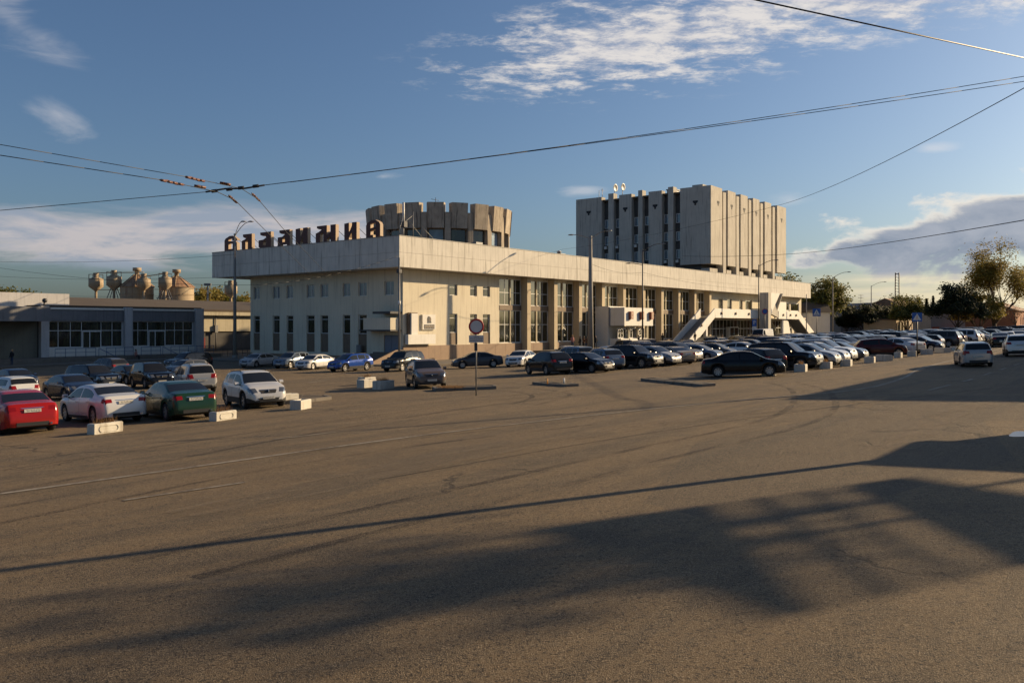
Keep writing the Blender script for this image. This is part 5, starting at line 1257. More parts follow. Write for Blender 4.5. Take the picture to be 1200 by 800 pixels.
lamp_pole('street_lamp', 81.8, -6.8, 13.9, 'slim dark lamp post beside the portal block of the station', .13, .08, [(1.6,-2.2,13.6,14.7)], 'dark_metal')
lamp_pole('street_lamp', 116.8, -8.8, 13.0, 'pale lamp post with one arm before the big tree right of the station', .15, .09, [(1.8,-2.4,12.8,14.0)])
lamp_pole('street_lamp', 174.5, -1.0, 13.6, 'distant lamp post with one bent arm right of the big tree', .17, .09, [(2.0,-2.6,13.4,14.6)])
mb = MB(); mb.cyl((0,0,-.3),(0,0,11.2),.13,.08,'grey_metal',10); mb.cyl((0,0,6.3),(0,0,6.7),.16,.16,'white_paint',10); mb.box((-.2,-.2,9.6),(.2,.2,10.0),'dark_metal')
tag(mb.build('utility_pole', None, PG(-1.2, -1.2), (0,0,TH)), 'thin dark pole standing before the near corner of the station', 'pole')
for s, t, h_, lab in ((100.1,-9,9.0,'thin pale post right of the crossing sign near the station end'),(225,-5,11,'distant thin post right of the far lamp post')):
    mb = MB(); mb.cyl((0,0,-.3),(0,0,h_),.12,.07,'pole_concrete',8); tag(mb.build('pole', None, PG(s,t), fix=False), lab, 'pole')
def face_cam(p): return math.atan2(-p.y, -p.x)+math.pi/2
# round no-entry sign
p = PG(-32.9, -38.6); o = thing('road_sign', 'round grey road sign with red rim and a plate beneath on a thin pole', 'road sign', p, face_cam(p)+R(6))
mb = MB(); mb.cyl((0,0,-.1),(0,0,3.55),.035,.035,'grey_metal',8); mb.build('pole', o)
mb = MB(); mb.cyl((0,-.05,3.28),(0,-.035,3.28),.35,.35,'sign_grey',28); mb.build('disc', o)
mb = MB(); mb.lathe([(.285,-.062),(.355,-.062),(.365,-.045),(.355,-.03),(.285,-.03)],'sign_red',32,(0,0,3.28),'y',closed=True); mb.build('rim', o)
mb = MB(); mb.box((-.35,-.055,2.52),(.35,-.035,2.86),'sign_grey'); pp = mb.build('plate', o)
mb = MB()
rt_ = random.Random(3)
for row in range(4):
    x = -.29 if row else -.12
    while x < (.27 if row else .12):
        wdt = rt_.uniform(.03,.07); mb.box((x,-.057,2.785-row*.07),(x+wdt,-.0555,2.81-row*.07),'sign_text'); x += wdt+.018
mb.build('lettering', pp, fix=False)
mb = MB(); mb.box((-.09,-.09,2.12),(.05,.0,2.5),'dark_metal'); mb.box((-.14,-.045,2.9),(.14,-.034,2.95),'dark_metal'); mb.build('bracket', o)
# pedestrian crossing signs
def crossing(s, t, h_, sz, label, amber=False, rz=0):
    p = PG(s, t); o = thing('crossing_sign', label, 'road sign', p, face_cam(p)+rz)
    mb = MB(); mb.cyl((0,0,-.1),(0,0,h_+sz/2),.05,.05,'dark_metal',8); mb.build('pole', o)
    mb = MB(); mb.box((-sz/2,-.08,h_-sz/2),(sz/2,-.055,h_+sz/2),'sign_blue'); bd = mb.build('board', o)
    mb = MB(); k = sz*.42; mb.prism([(-k,h_-k*.8),(k,h_-k*.8),(0,h_+k*.95)], -.092, -.082, 'white_paint'); tri = mb.build('triangle', bd)
    mb = MB(); u = sz*.1; c__ = 'amber' if amber else 'sign_text'; y0, y1 = -.10, -.094
    mb.cyl((0,y0,h_+u*1.5),(0,y1,h_+u*1.5),u*.42,u*.42,c__,8); mb.prism([(-u*.4,h_-u*.6),(u*.4,h_-u*.6),(u*.35,h_+u),(-u*.3,h_+u)], y0, y1, c__)
    mb.prism([(-u*.4,h_-u*.61),(0,h_-u*.61),(-u*1.0,h_-u*2.8),(-u*1.5,h_-u*2.8)], y0, y1, c__); mb.prism([(.02*u,h_-u*.61),(u*.4,h_-u*.61),(u*1.4,h_-u*2.8),(u*.9,h_-u*2.8)], y0, y1, c__)
    mb.build('walker', tri); return o
crossing(78.6,-18.0,5.0,1.25,'blue pedestrian crossing sign in front of the station stairs on the right')
crossing(9.6,-48.6,3.15,.72,'blue pedestrian crossing sign on a post standing among the white blocks', True)
crossing(130,-42,3.4,1.0,'small distant blue crossing sign in front of the tall tree at the right')
# parking sign near the van
p = PG(62.0,-14.0); o = thing('parking_sign', 'tall blue and white parking sign left of the white van', 'road sign', p, face_cam(p))
mb = MB(); mb.cyl((0,0,-.1),(0,0,4.2),.05,.05,'dark_metal',8); mb.build('pole', o); mb = MB(); mb.box((-.33,-.08,3.0),(.33,-.055,4.1),'sign_blue'); b2 = mb.build('board', o)
mb = MB(); mb.box((-.33,-.08,2.35),(.33,-.055,2.96),'white_paint'); mb.build('plate', o)
mb = MB(); mb.box((-.13,-.09,3.3),(-.05,-.082,3.85),'white_paint'); mb.box((-.05,-.09,3.77),(.12,-.082,3.85),'white_paint'); mb.box((-.05,-.09,3.55),(.12,-.082,3.62),'white_paint'); mb.box((.121,-.09,3.58),(.18,-.082,3.82),'white_paint'); mb.build('letter', b2)
p = PG(82.4,-7.6); o = thing('no_stopping_sign', 'round blue and red road sign on the dark lamp post by the portal', 'road sign', p+Vector((0,-.3,0)), face_cam(p))
mb = MB(); mb.cyl((0,-.08,5.6),(0,-.06,5.6),.5,.5,'sign_red',20); mb.build('rim', o); mb = MB(); mb.cyl((0,-.1,5.6),(0,-.082,5.6),.4,.4,'sign_blue',20); mb.build('disc', o); mb = MB(); mb.cyl((0,0,0),(0,0,6.2),.05,.05,'dark_metal',6); mb.build('pole', o)
p = PG(174.5,-2.0); o = thing('direction_board', 'small red and white board on the distant lamp post', 'road sign', p, face_cam(p)); mb = MB(); mb.box((-1.0,-.3,4.0),(1.0,-.2,5.4),'white_paint'); mb.build('board', o); mb = MB(); mb.box((-1.0,-.32,4.5),(.3,-.305,5.0),'rust_sign'); mb.build('stripe', o)

# ---- off-frame tram pole whose shadow crosses the asphalt, and wires
PX, PY = 12.75, 19.46
o = thing('catenary_pole', 'grey steel pole just outside the right edge carrying the overhead wires', 'pole', (PX, PY, G(PX,PY)), 0)
mb = MB(); mb.cyl((0,0,-.2),(0,0,10.4),.15,.10,'pole_concrete',12); mb.build('pole', o); mb = MB(); mb.lathe([(.16,8.5),(.2,8.55),(.2,8.75),(.16,8.8)],'dark_metal',12); mb.build('collar', o)
TOPZ = CAM_H+307/995*19.4
def wire(pts, label, r_=.009, sag=0.0, n=0, name='overhead_wire', group='overhead wires across the square'):
    mb = MB(); out = []; n = n or (14 if sag else 1)
    for a, b in zip(pts[:-1], pts[1:]):
        a = Vector(a); b = Vector(b)
        for i in range(n): u = i/n; q = a.lerp(b, u); q.z -= sag*4*u*(1-u); out.append(q)
    out.append(Vector(pts[-1])); mb.tube(out, r_, 'wire_black', 4)
    return tag(mb.build(name, fix=False), label, 'wire', group)
def V(px, py, Y): return Vector(((px-600)/995*Y, Y, CAM_H+(382-py)/995*Y))
node = Vector((PX-.12, PY, CAM_H+(382-82)/995*PY))
wire([V(885,0,13.0)+ (V(885,0,13.0)-V(1200,68,18.5))*.6, V(885,0,13.0), V(1200,68,18.5), Vector((PX,PY,9.0))], 'dark wire crossing the top right corner', .013)
wire([V(310,217,17.5), node], 'upper one of the twin span wires rising to the right', .009, .10); wire([V(340,213.5,17.5), node-Vector((0,0,.13))], 'lower one of the twin span wires rising to the right', .009, .06)
wire([node+Vector((0,0,.08)), V(915,240,60), V(660,292,104), V(560,312,125)], 'wire running from the right edge down to the station roof line', .012, .35)
wire([V(1290,238,40), V(1200,258,46), V(935,297,110), V(800,300,128)], 'sagging wire low over the right side of the sky', .03, .2)
# trolley lines with switch fittings on the left
w1 = [V(-160,134,11.0), V(0,171,13.6), V(187,210.5,15.7)]; w2 = [V(-160,149,11.0), V(0,183,13.2)]
A = [V(-200,133,12.0), V(0,169.5,14.0), V(217,207,16.3), V(283,221,18.3), V(303,234,20.5), V(331,267,26.0), V(364,301,38.0), V(380,318,50)]
B = [V(-200,146,12.0), V(0,182,14.0), V(187,210.6,15.7), V(255,225,17.4), V(276,235,18.5), V(312,271,25.0), V(345,303,37.5), V(362,320,50)]
wire(A, 'right hand trolley wire of the pair at the upper left', .008, n=4, name='trolley_wire', group='trolley wires at the upper left'); wire(B, 'left hand trolley wire of the pair at the upper left', .008, n=4, name='trolley_wire', group='trolley wires at the upper left')
wire([V(-200,258,17.5), V(0,246.6,17.5), V(241,225,17.5)], 'cross span wire coming in from the left edge', .008, n=4)
def rod(a, b, r_, mat, label, name, cat):
    mb = MB(); mb.tube([a, a.lerp(b,.33)+Vector((0,0,.02)), a.lerp(b,.66)-Vector((0,0,.02)), b], r_, mat, 6)
    for u in (.15,.4,.6,.85): q = a.lerp(b,u); d = (b-a).normalized()*.06; mb.cyl(q-d, q+d, r_*1.9, r_*1.9, mat, 6)
    tag(mb.build(name, fix=False), label, cat)
rod(V(241,225,17.4), V(310,217,17.5), .018, 'black_metal', 'thick black insulated span rod where the trolley wires cross', 'span_insulator', 'insulator')
rod(V(217,207.2,16.32), V(240,212.6,16.9), .014, 'insulator', 'brown insulator on the right hand trolley wire', 'wire_insulator', 'insulator')
rod(V(187,210.8,15.72), V(216,216.8,16.4), .014, 'insulator', 'brown insulator on the left hand trolley wire', 'wire_insulator', 'insulator')
rod(V(230,218.0,16.9), V(239,219.5,17.0), .013, 'insulator', 'short brown fitting below the left trolley wire', 'wire_insulator', 'insulator')
rod(V(260,214.5,17.4), V(268,216.0,17.5), .013, 'insulator', 'short brown fitting below the right trolley wire', 'wire_insulator', 'insulator')
rod(V(295,226.5,19.6), V(305,236,20.8), .013, 'insulator', 'brown fitting where the right trolley wire bends down', 'wire_insulator', 'insulator')
rod(V(268,229.0,18.0), V(278,238,18.9), .013, 'insulator', 'brown fitting where the left trolley wire bends down', 'wire_insulator', 'insulator')
for i, (ya, yb, lab) in enumerate(((302,292,'upper faint distant wire left of the lamp post'),(316,318,'lower faint distant wire left of the lamp post'),(336,338,'faint wire before the silos'))):
    wire([V(-100,ya,120), V(276,yb+6,104)], lab, .02, .8, group='distant wires on the left')
wire([V(0,314,95), V(300,340-6,80), V(467,300,88)], 'faint wire passing the shaded roof band', .02, .5, group='distant wires on the left')
wire([PG(26.8,-6.8,11.5), PG(40.1,-6.8,10.9), PG(81.8,-6.8,9.5)], 'thin service wire strung between the lamp posts before the bays', .02, .5)

# ================================================================ PEOPLE
def person(s, t, rz, label, top='cloth_black', legs='cloth_black', hair='hair_dark', H=1.72, pose='stand', dz=0.0, bag=None, female=False):
    o = thing('person', label, 'person', PG(s, t, dz), TH+R(rz), None); k = H/1.75
    J = []; E = []; Rd = []
    def v(x, y, z, r, parent=None):
        J.append((x*k, y*k, z*k)); Rd.append(r*k)
        if parent is not None: E.append((parent, len(J)-1))
        return len(J)-1
    sit = pose == 'sit'; hz = .50 if sit else .94
    pel = v(0,0,hz,.125); ch = v(.02,0,hz+.30,.135,pel); nk = v(.01,0,hz+.52,.065,ch); hd0 = v(.03,0,hz+.60,.07,nk); hd = v(.03,0,hz+.70,.095,hd0); v(.02,0,hz+.79,.07,hd)
    for sd in (1,-1):
        hip = v(0,sd*.09,hz-.06,.095,pel)
        if sit: kn = v(.42,sd*.11,.50,.065,hip); an = v(.40,sd*.11,.09,.042,kn)
        elif pose == 'walk': kn = v(.14*sd+.04,sd*.09,.50,.062,hip); an = v(.26*sd-.06,sd*.09,.09,.042,kn)
        else: kn = v(.02,sd*.10,.50,.062,hip); an = v(0,sd*.10,.09,.042,kn)
        x_, z_ = J[an][0]/k, .045; v(x_+.16,sd*.11,z_,.035,an)
        sh = v(0,sd*.18,hz+.46,.06,ch); sw = .18*sd*-1 if pose == 'walk' else .04
        el = v(-.02+sw*.5,sd*.24,hz+.18,.045,sh); wr = v(.10+sw,sd*.23,hz-.05 if not sit else hz+.10,.032,el); pm = v(.12+sw,sd*.225,wr and (J[wr][2]/k-.07),.028,wr)
        for q, (dx, dl) in enumerate(((-.028,.065),(-.010,.08),(.010,.085),(.028,.07))):
            f1 = v(.13+sw+dx,sd*.225,J[pm][2]/k-dl*.55,.0095,pm); v(.14+sw+dx,sd*.215,J[pm][2]/k-dl,.008,f1)
        v(.16+sw,sd*.20,J[pm][2]/k-.02,.010,pm)
    me = bpy.data.meshes.new('body'); me.from_pydata(J, E, []); ob = link('body', me, o)
    sk = ob.modifiers.new('Skin', 'SKIN'); sk.use_smooth_shade = True
    for i, r_ in enumerate(Rd): me.skin_vertices[0].data[i].radius = (r_, r_)
    me.skin_vertices[0].data[0].use_root = True
    ss = ob.modifiers.new('Subdivision', 'SUBSURF'); ss.levels = 1; ss.render_levels = 1
    me.materials.append(MATS[legs if not female else 'cloth_jeans'])
    # jacket and hair sit over the body
    mb = MB(); zt = hz*k
    mb.lathe([(.155*k,zt-.12*k),(.165*k,zt+.05*k),(.16*k,zt+.25*k),(.19*k,zt+.42*k),(.12*k,zt+.51*k),(.06*k,zt+.55*k)], top, 12)
    mb.v = [(x*.8+.01, y*1.08, z) for x, y, z in mb.v]
    for sd in (1,-1):
        a = [J[i] for i in range(len(J))]
        sh_ = (0,sd*.19*k,(hz+.46)*k); sw = .18*sd*-1 if pose == 'walk' else .04
        mb.cyl(sh_, ((-.02+sw*.5)*k,sd*.25*k,(hz+.18)*k), .068*k, .056*k, top, 8); mb.cyl(((-.02+sw*.5)*k,sd*.25*k,(hz+.18)*k), ((.09+sw)*k,sd*.235*k,(hz-.02 if not sit else hz+.11)*k), .056*k, .045*k, top, 8)
    mb.build('jacket', o)
    mb = MB(); mb.lathe([(0,.125),(.06,.112),(.098,.06),(.104,.0),(.09,-.05),(.07,-.09 if not female else -.20)], hair, 12, (.0,0,(hz+.715)*k)); mb.v = [(x-.014, y, z) for x, y, z in mb.v]; mb.build('hair', o)
    mb = MB(); mb.lathe([(0,.095),(.05,.085),(.078,.04),(.08,0),(.066,-.05),(.03,-.09),(0,-.095)], 'skin', 12, (.052,0,(hz+.69)*k)); mb.cyl((.12,0,(hz+.685)*k),(.145,0,(hz+.67)*k),.014,.012,'skin',6); mb.cyl((.122,.03,(hz+.70)*k),(.132,.03,(hz+.70)*k),.01,.008,'hair_dark',6); mb.cyl((.122,-.03,(hz+.70)*k),(.132,-.03,(hz+.70)*k),.01,.008,'hair_dark',6); mb.box((.115,-.025,(hz+.638)*k),(.128,.025,(hz+.646)*k),'cloth_red'); mb.build('face', o)
    if bag:
        b_ = thing('shoulder_bag', f'small {bag} bag carried by '+label.split(',')[0], 'bag', o.location, TH+R(rz)); mb = MB(); mb.box((-.02,.25,.62),(.30,.36,.88),'cloth_brown'); mb.cyl((.14,.3,.88),(.0,.2,1.4),.012,.012,'cloth_brown',5); mb.build('pouch', b_)
    return o
TZ = .62
apron('pavement', None, 25, 66, -5.0, .9, TZ, 'pavement_slabs', 3.0)
for i in range(3): apron('pavement', None, 26, 64, -5.0-.38*(i+1), -5.0-.38*i-.02, TZ-.15*(i+1), 'pavement_slabs', 4.0)
person(-23.8, 36, 200, 'person with fair hair in dark clothes before the flat hall at far left', 'cloth_black', 'cloth_black', 'hair_blond', dz=.15, female=True)
person(-9.4, 36.5, -60, 'person sitting on the low wall below the pavilion railing', 'cloth_pink', 'cloth_black', 'hair_dark', pose='sit', dz=.1)
person(28.4, -3, -120, 'person in a pale top standing behind the white sedan before the bays', 'cloth_pink', 'cloth_jeans', 'hair_blond', dz=TZ+.2, female=True)
person(30.2, -3, 150, 'person in black at the left of the group before the bays', 'cloth_black', 'cloth_black', dz=TZ)
person(31.8, -2.5, -30, 'person in a brown coat in the middle of the group before the bays', 'cloth_brown', 'cloth_black', dz=TZ)
person(30.9, -3.6, 40, 'person with a red skirt right in the group before the bays', 'cloth_brown', 'cloth_red', dz=TZ, female=True)
person(34.0, -3, -140, 'person in black standing right of the thick tapered mast', 'cloth_black', 'cloth_black', dz=TZ, pose='walk')
person(41.5, -5.4, -100, 'person in black walking in front of the pavilion counters', 'cloth_black', 'cloth_jeans', pose='walk', dz=.5)
person(52.0, -3.6, 170, 'person in a dark jacket right of the entrance pavilion', 'cloth_black', 'cloth_black', dz=TZ)
person(61.0, -4.6, 70, 'person in dark clothes at the foot of the station stairs', 'cloth_black', 'cloth_jeans', dz=TZ)
person(68.1, -6.0, -60, 'person in brown under the left end of the walkway', 'cloth_brown', 'cloth_black', dz=.15)
person(100.5, -6.6, -90, 'person in red beside the portal block', 'cloth_red', 'cloth_brown', dz=.15, female=True)

# ================================================================ TREES AND BACKDROP
def tree(name, x, y, z, H, Wd, leaf, seed, label, cat='tree', rk=.022, n=3500, size=.34, trunk_h=.28, spread=.55, group=None, gap=.0, top_taper=1.0):
    r = random.Random(seed); o = thing(name, label, cat, (x, y, z), 0, group)
    mb = MB(); tips = []
    def branch(p, d, L, rad, lvl):
        steps = 3; q = Vector(p)
        for i in range(steps):
            d2 = (d+Vector((r.uniform(-.22,.22), r.uniform(-.22,.22), r.uniform(-.05,.16)))).normalized(); e = q+d2*L/steps
            mb.cyl(q, e, rad*(1-i*.22), rad*(1-(i+1)*.22), 'bark', 6 if lvl < 2 else 4, caps=False); q = e; d = d2
            if lvl >= 1: tips.append((tuple(q), lvl))
        if lvl < 3:
            for k in range(r.choice((3,4)) if lvl < 2 else 3):
                a = r.uniform(0, 6.28); u = d.orthogonal().normalized(); w_ = d.cross(u)
                nd = (d*(1-spread*.6)+(u*math.cos(a)+w_*math.sin(a))*spread*r.uniform(.7,1.3)); nd.z += .12
                branch(q-d*L*.2*r.random(), nd.normalized(), L*r.uniform(.6,.8), rad*.5, lvl+1)
        else: tips.append((tuple(q), 4))
    base = H*trunk_h; rad = H*rk
    mb.cyl((0,0,-.4),(0,0,base),rad*1.25,rad,'bark',8)
    for k in range(5):
        a = k*1.2566+r.uniform(-.3,.3); branch((0,0,base*(.8+.2*r.random())), Vector((math.cos(a)*spread,math.sin(a)*spread,r.uniform(.7,1.2))).normalized(), H*.25, rad*.6, 0)
    branch((0,0,base), Vector((0,0,1)), H*.34, rad*.9, 0)
    # fit skeleton into the wanted crown
    mx = max(q[0][2] for q in tips); wx = sorted(math.hypot(q[0][0], q[0][1]) for q in tips)[int(len(tips)*.97)]
    fz = (H*.97-base)/(mx-base); fx = Wd/2/wx
    def fit(p):
        if p[2] <= base: return p
        u = (p[2]-base)/(mx-base); f = 1+(fx-1)*min(1, u*3); return (p[0]*f, p[1]*f, base+(p[2]-base)*fz)
    mb.v = [fit(p) for p in mb.v]; mb.build('trunk', o, fix=False)
    tips = [fit(p) for p, l in tips if l >= 2]; tips = [p for p in tips if r.random() > gap]
    lb = MB()
    for _ in range(n):
        p = r.choice(tips); sg = H*.045
        c_ = Vector((p[0]+r.gauss(0,sg), p[1]+r.gauss(0,sg), p[2]+r.gauss(0,sg*.8)))
        a = Vector((r.gauss(0,1), r.gauss(0,1), r.gauss(0,1))).normalized(); b = a.orthogonal().normalized()*size*r.uniform(.35,.6); a = a*size*r.uniform(.5,1)
        lb.poly([c_-a, c_-b*.8+a*.1, c_+a, c_+b*.8+a*.1], leaf)
    cr = lb.build('crown', o, fix=False); return o
def zg(x, y): return G(x, y)
def T_(name, px, Y, H, Wd, leaf, seed, label, **kw):
    x = (px-600)/995*Y; return tree(name, x, Y, G(x, Y), H, Wd, leaf, seed, label, **kw)
T_('broadleaf_tree', 966, 215, 15.2, 11.5, 'leaf_green', 1, 'big green leafy tree just right of the station end', n=15000, size=.50, trunk_h=.12)
T_('broadleaf_tree', 930, 240, 17.5, 12, 'leaf_green', 2, 'tree whose top shows over the station roof right of the tower block', n=8000, size=.6)
T_('broadleaf_tree', 1012, 225, 8.5, 11, 'leaf_dark', 3, 'low dark bushy tree left of the distant mast', n=9000, size=.45, trunk_h=.1)
T_('broadleaf_tree', 992, 232, 7.0, 8, 'leaf_dark', 31, 'low dark bush right below the big green tree', n=6000, size=.45, trunk_h=.1)
T_('broadleaf_tree', 1036, 228, 8.8, 10, 'leaf_dark', 4, 'dark bushy tree below the distant mast', n=9000, size=.45, trunk_h=.1)
T_('broadleaf_tree', 1044, 250, 12.2, 5.0, 'leaf_dark', 5, 'slim dark tree with a small crown left of the distant mast', n=1400, size=.4, trunk_h=.55)
T_('broadleaf_tree', 1063, 215, 10.2, 10, 'leaf_green', 6, 'green bushy tree right of the distant mast', n=9000, size=.45, trunk_h=.1)
def conifer(px, Y, H, Wd, seed, label):
    x = (px-600)/995*Y; o = thing('conifer_tree', label, 'tree', (x, Y, G(x,Y))); r = random.Random(seed)
    mb = MB(); mb.cyl((0,0,-.3),(0,0,H*.95),.16,.03,'bark',7); mb.build('trunk', o); lb = MB()
    for i in range(2600):
        u = r.random()**.8; z = H*(.06+.94*u); rad = Wd/2*(1-u)**.85*r.uniform(.25,1.08)*(1+.25*math.sin(z*5)); a = r.uniform(0,6.28)
        c_ = Vector((rad*math.cos(a), rad*math.sin(a), z-rad*.25)); d = Vector((math.cos(a), math.sin(a), -.35))*.32; s_ = Vector((-math.sin(a), math.cos(a), 0))*.11
        lb.poly([c_-d*.4, c_+s_, c_+d, c_-s_], 'leaf_dark')
    lb.build('crown', o, fix=False)
conifer(1086, 205, 9.0, 3.4, 1, 'left one of the two slim dark conifers before the beige house'); conifer(1093.5, 203, 9.6, 3.2, 2, 'right one of the two slim dark conifers before the beige house')
T_('broadleaf_tree', 1122, 158, 10.0, 9.0, 'leaf_dark', 8, 'dark leafy tree in front of the pale wall at the right', n=12000, size=.36, trunk_h=.16)
T_('broadleaf_tree', 1165, 165, 18.6, 11.5, 'leaf_autumn', 9, 'tall loose yellowing tree with bare upper limbs at the right', n=13000, size=.32, trunk_h=.12, gap=.25, spread=.5)
T_('broadleaf_tree', 1148, 162, 8.5, 8.5, 'leaf_autumn', 19, 'lower yellowing tree at the foot of the tall yellowing one', n=9000, size=.36, trunk_h=.1)
T_('broadleaf_tree', 1190, 175, 7.0, 3.5, 'leaf_dry', 10, 'small almost bare tree near the right edge', n=160, size=.2, trunk_h=.3)
T_('broadleaf_tree', 1112, 190, 5.5, 7, 'leaf_dark', 41, 'low dark shrub behind the pale wall', n=2000, size=.35, trunk_h=.1)
for i, (px, Y, H, W_, lf, lab) in enumerate(((245,200,11.0,9,'leaf_autumn','yellow brown tree between the silos and the station, left one'),(268,205,10.6,9,'leaf_green','green tree between the silos and the station, right one'),(232,205,10.4,7,'leaf_dark','dark tree just right of the broad silos'),(-2,200,11.6,9,'leaf_green','tree top above the flat hall at the very left edge'),(22,210,11.3,9,'leaf_green','low tree top above the flat hall near the left edge'),(283,215,9.6,8,'leaf_autumn','tree glimpsed beside the station wall behind the warehouse'))):
    T_('broadleaf_tree', px, Y, H+1.6, W_, lf, 50+i, lab, n=7000, size=.5, trunk_h=.1)
# far wood closing the horizon
lb = MB(); r = random.Random(5)
for i in range(16000):
    a = r.uniform(-R(75), R(70)); Y = r.uniform(420, 470)
    x = math.sin(a)*Y*1.4; y = math.cos(a)*Y*1.4; z = r.random()**1.3*(9+3*math.sin(a*31)+2*math.sin(a*83)); s_ = r.uniform(1.2, 2.6)
    d = Vector((r.gauss(0,1), r.gauss(0,1), r.gauss(0,.6))).normalized()*s_; e = Vector((r.gauss(0,1), r.gauss(0,.4), r.gauss(0,1))).normalized()*s_*.7; c_ = Vector((x, y, z-.5))
    lb.poly([c_-d, c_-e, c_+d, c_+e], 'leaf_dark')
fw2 = lb.build('distant_wood', fix=False); tag(fw2, 'dark line of far woodland along the horizon', 'woodland', None, 'stuff')

def bldg(name, label, x0, x1, Y, dep, z1, mat, rz=0, roof=None, wins=None, rooft='pale_roof', cat='building', z0=-1.5):
    """building with its front facing the camera; x0,x1 front extents at distance Y"""
    o = thing(name, label, cat, ((x0+x1)/2, Y, 0), rz); w_ = (x1-x0)/2
    mb = MB(); holes = wins or []
    wall_holes(mb, 'y', 0, -w_, w_, z0, z1, holes, mat, .15)
    mb.poly([(-w_,0,z0),(-w_,dep,z0),(-w_,dep,z1),(-w_,0,z1)],mat); mb.poly([(w_,0,z0),(w_,dep,z0),(w_,dep,z1),(w_,0,z1)],mat); mb.poly([(-w_,dep,z0),(w_,dep,z0),(w_,dep,z1),(-w_,dep,z1)],mat); mb.build('wall', o, fix=False)
    for a, b, l, t_ in holes: window(o, 'y', .08, a, b, l, t_, cols=2, fw=.1)
    if roof == 'gable':
        mb = MB(); mb.prism([(-w_-.4,z1),(w_+.4,z1),(0,z1+w_*.42)], -.4, dep+.4, rooft); mb.build('roof', o)
    elif roof == 'ridge':
        mb = MB(); mb.prism([(-.5,z1),(dep+.5,z1),(dep/2,z1+dep*.22)], -w_-.4, w_+.4, rooft, axis='x'); mb.build('roof', o)
    else:
        mb = MB(); mb.box((-w_-.2,-.2,z1),(w_+.2,dep+.2,z1+.35),rooft); mb.build('roof', o)
    return o
f_ = lambda px, Y: (px-600)/995*Y
zf = lambda py, Y: CAM_H+(382-py)/995*Y
bldg('grey_hall', 'grey hall with a pale pitched roof right of the big green tree', f_(984,240), f_(1016,240), 240, 30, zf(362,240), 'grey_wall', R(12), 'gable')
bldg('low_white_shed', 'low white shed with a brown roof at the foot of the station end', f_(948,205), f_(972,205), 205, 12, zf(366,205), 'white_panel', R(-10), 'ridge', rooft='tar_roof')
bldg('flat_block', 'flat grey block behind the dark bushes under the mast', f_(1015,270), f_(1068,270), 270, 20, zf(356,270), 'grey_wall', R(5))
bldg('beige_house', 'sunlit beige two storey house partly hidden by dark trees', 118-17, 118+17, 245, 11, zf(361,250), 'beige_facade', TH, 'ridge', [(-16+i*2.1,-15+i*2.1,4.6,6.3) for i in range(15)]+[(-16+i*2.1,-15+i*2.1,1.0,3.1) for i in range(15)], 'rusty_roof')
bldg('pillared_house', 'beige house with pale pilasters behind the crossing sign', 102-6, 102+6, 222, 8, zf(375,222), 'beige_facade', TH, None, [(-5+i*2.2,-4+i*2.2,0.6,3.0) for i in range(5)], 'tar_roof')
for i in range(4):
    q = Vector((102,222,0))+Vector((D[0],D[1],0))*(-4.5+i*3)-Vector((N[0],N[1],0))*.45; mb = MB(); mb.box((-.3,-.3,-1),(.3,.3,zf(377,221)),'cream_wall'); tag(mb.build('pilaster', None, q, (0,0,TH)), f'pale lit pilaster, {ORD[i]} of four behind the crossing sign', 'pilaster')
wb = bldg('pale_wall_shed', 'long pale blank wall below the dark leafy tree at the right', f_(1091,175), f_(1131,175), 175, 8, zf(369,175), 'grey_wall', 0)
mb = MB(); mb.box((f_(1092,173),172.8,G(90,173)),(f_(1131,173),173.1,zf(384.5,173)),'red_board'); tag(mb.build('red_barrier', fix=False), 'low red board fence before the pale blank wall', 'fence')
boxpart('gate', (-3.3,-.06,.2), (-1.8,-.01,2.6), 'rust_sign', wb)
bldg('brick_house', 'orange brick house with a dark roof at the right edge', 118-12, 118+12, 196, 10, zf(364,190), 'brick_wall', TH, 'ridge', [(-4.6+i*2.4,-3.5+i*2.4,3.0,4.8) for i in range(4)], 'rusty_roof')
bldg('brick_house', 'low brick house left of the orange brick house at the right edge', 121-7, 121+7, 222, 8, zf(370,215), 'brick_wall', TH, 'ridge', None, 'tar_roof')
# distant twin mast
x, Y = f_(1051.5,300), 300; o = thing('lattice_mast', 'tall distant twin legged mast above the dark bushes', 'mast', (x, Y, 0))
for sx in (-.62,.62):
    mb = MB(); mb.cyl((sx*1.3,0,-1),(sx,0,zf(319.5,Y)),.26,.20,'dark_metal',6); mb.build('leg', o)
mb = MB(); zt = zf(320,Y)
for i in range(22): z = zt-.3-i*1.0; mb.cyl((-.7,0,z),(.7,0,z-(.5 if i else 0)),.07 if i else .2,.07 if i else .2,'dark_metal',4)
mb.build('brace', o)
x = f_(1009,300); mb = MB(); mb.cyl((0,0,-1),(0,0,zf(345,300)),.12,.08,'grey_metal',6)
for z in (zf(345,300), zf(348,300), zf(352,300)): mb.cyl((-1.0,0,z-.3),(1.0,0,z-.3),.08,.08,'grey_metal',4)
tag(mb.build('aerial', None, (x,300,0)), 'small distant aerial above the grey hall', 'antenna')

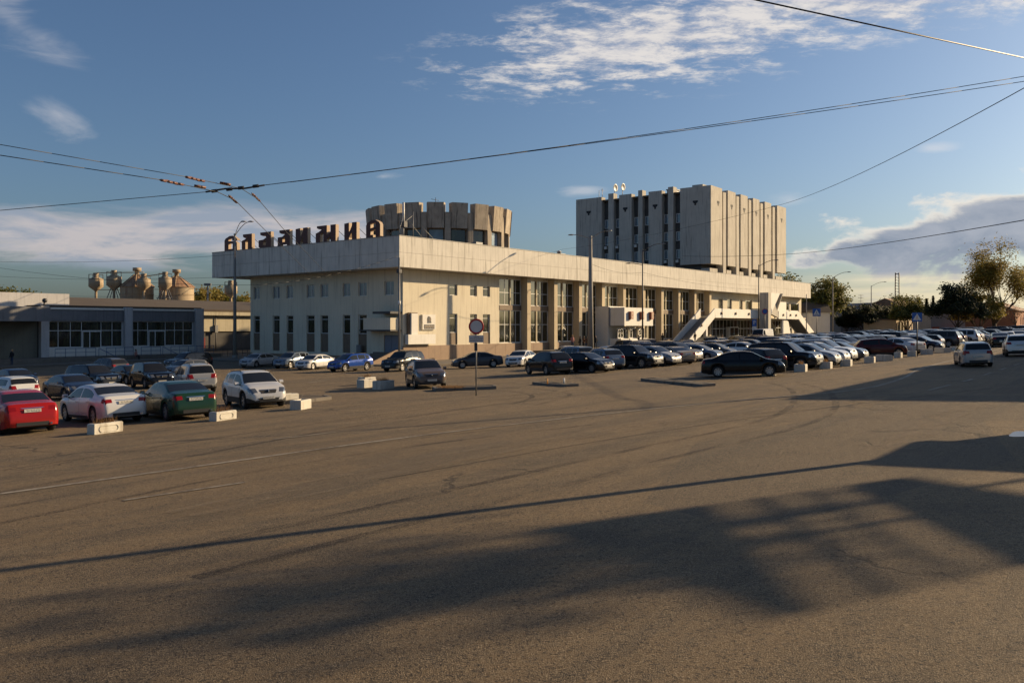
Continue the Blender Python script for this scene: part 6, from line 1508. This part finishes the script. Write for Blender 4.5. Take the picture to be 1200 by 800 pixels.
# ---- things standing outside the frame on the right whose shadows reach the asphalt
ob = thing('roadside_building', 'long flat building standing off to the right of the road', 'building', P(-6.6,-66.7,0), TH)
mb = MB(); mb.box((0,-16,-1),(52,0,9.4),'cream_wall'); mb.build('wall', ob); mb = MB(); mb.box((-.3,-16.3,9.41),(52.3,.3,9.8),'pale_roof'); mb.build('roof', ob)
for i in range(14): boxpart('window', (1.5+i*3.6,-.0,5.5),(3.3+i*3.6,.04,7.6),'window_glass', ob); boxpart('window', (1.5+i*3.6,-.0,1.4),(3.3+i*3.6,.04,3.9),'window_glass', ob)
lamp_pole('street_lamp', -8.4, -64.6, 13.5, 'lamp post off to the right of the road', .17, .10, [(-1.2,1.6,13.3,14.2)])
kb = thing('kiosk', 'small flat roofed kiosk off to the right of the frame', 'kiosk', P(-34.4,-66.4,0), TH)
mb = MB(); mb.box((0,-3.0,-.5),(3,0,4.4),'white_panel'); mb.build('wall', kb); mb = MB(); mb.box((-.3,-3.3,4.41),(3.3,.3,4.6),'grey_metal'); mb.build('roof', kb)
# added unseen screen: its slits shape lit streaks in place of window reflections
dsun = (0.884, -0.468); q0 = (-24.3, -75.8); gz = Gst(*q0)
sc = thing('shadow_screen', 'tall unseen slatted screen added off to the right to shape shadow streaks', 'shadow screen', PG(q0[0], q0[1]), TH+math.atan2(dsun[1], dsun[0])+math.pi/2)
zi = [.3443*(14-a)-gz+.02 for a in (-16.35, -17.25, -18.25)]
edges = [(zi[0]-1.0, None), (zi[0], 0), (zi[1], 0), (zi[2], 0), (zi[2]+.75, None)]
mb = MB(); mb.cyl((0,.14,0),(0,.14,zi[2]+.7),.10,.08,'dark_metal',8); mb.build('post', sc)
for i in range(4):
    lo, hi = edges[i], edges[i+1]; k = .18
    def zz_(e, x, up): return e[0] if e[1] is None else e[0]-k*x+(.08 if up else -.08)
    mb = MB(); mb.prism([(-2.35, zz_(lo,-2.35,True)), (2.3, zz_(lo,2.3,True)), (2.3, zz_(hi,2.3,False)), (-2.35, zz_(hi,-2.35,False))], .0, .05, 'grey_metal'); mb.build('slat', sc)
for (s_, t_, H_, W_, th_, lf, sd_, n_, lab) in ((-22.5,-75.6,13.4,4.4,.84,'leaf_green',71,800,'tall small crowned tree beside the added shadow screen off to the right'),(-19.5,-84.0,13.5,4.5,.50,'leaf_autumn',72,1200,'yellowing tree behind the added shadow screen off to the right')):
    q = P(s_, t_); tree('roadside_tree', q.x, q.y, G(q.x,q.y), H_, W_, lf, sd_, lab, rk=.007, n=n_, size=.30, trunk_h=th_)

# vents and hatches on the tower and the drum
for i, (s_, t_, lab) in enumerate(((8,12,'square vent housing on the tower roof, nearer one'),(20,20,'square vent housing on the tower roof, farther one'))):
    mb = MB(); mb.box((0,0,0),(2.2,1.8,1.9),'grey_metal'); mb.box((-.15,-.15,1.9),(2.35,1.95,2.1),'dark_metal'); tag(mb.build('roof_vent', None, P(92.9+s_, 7.4+t_, ZT-.6), (0,0,TH)), lab, 'roof vent')
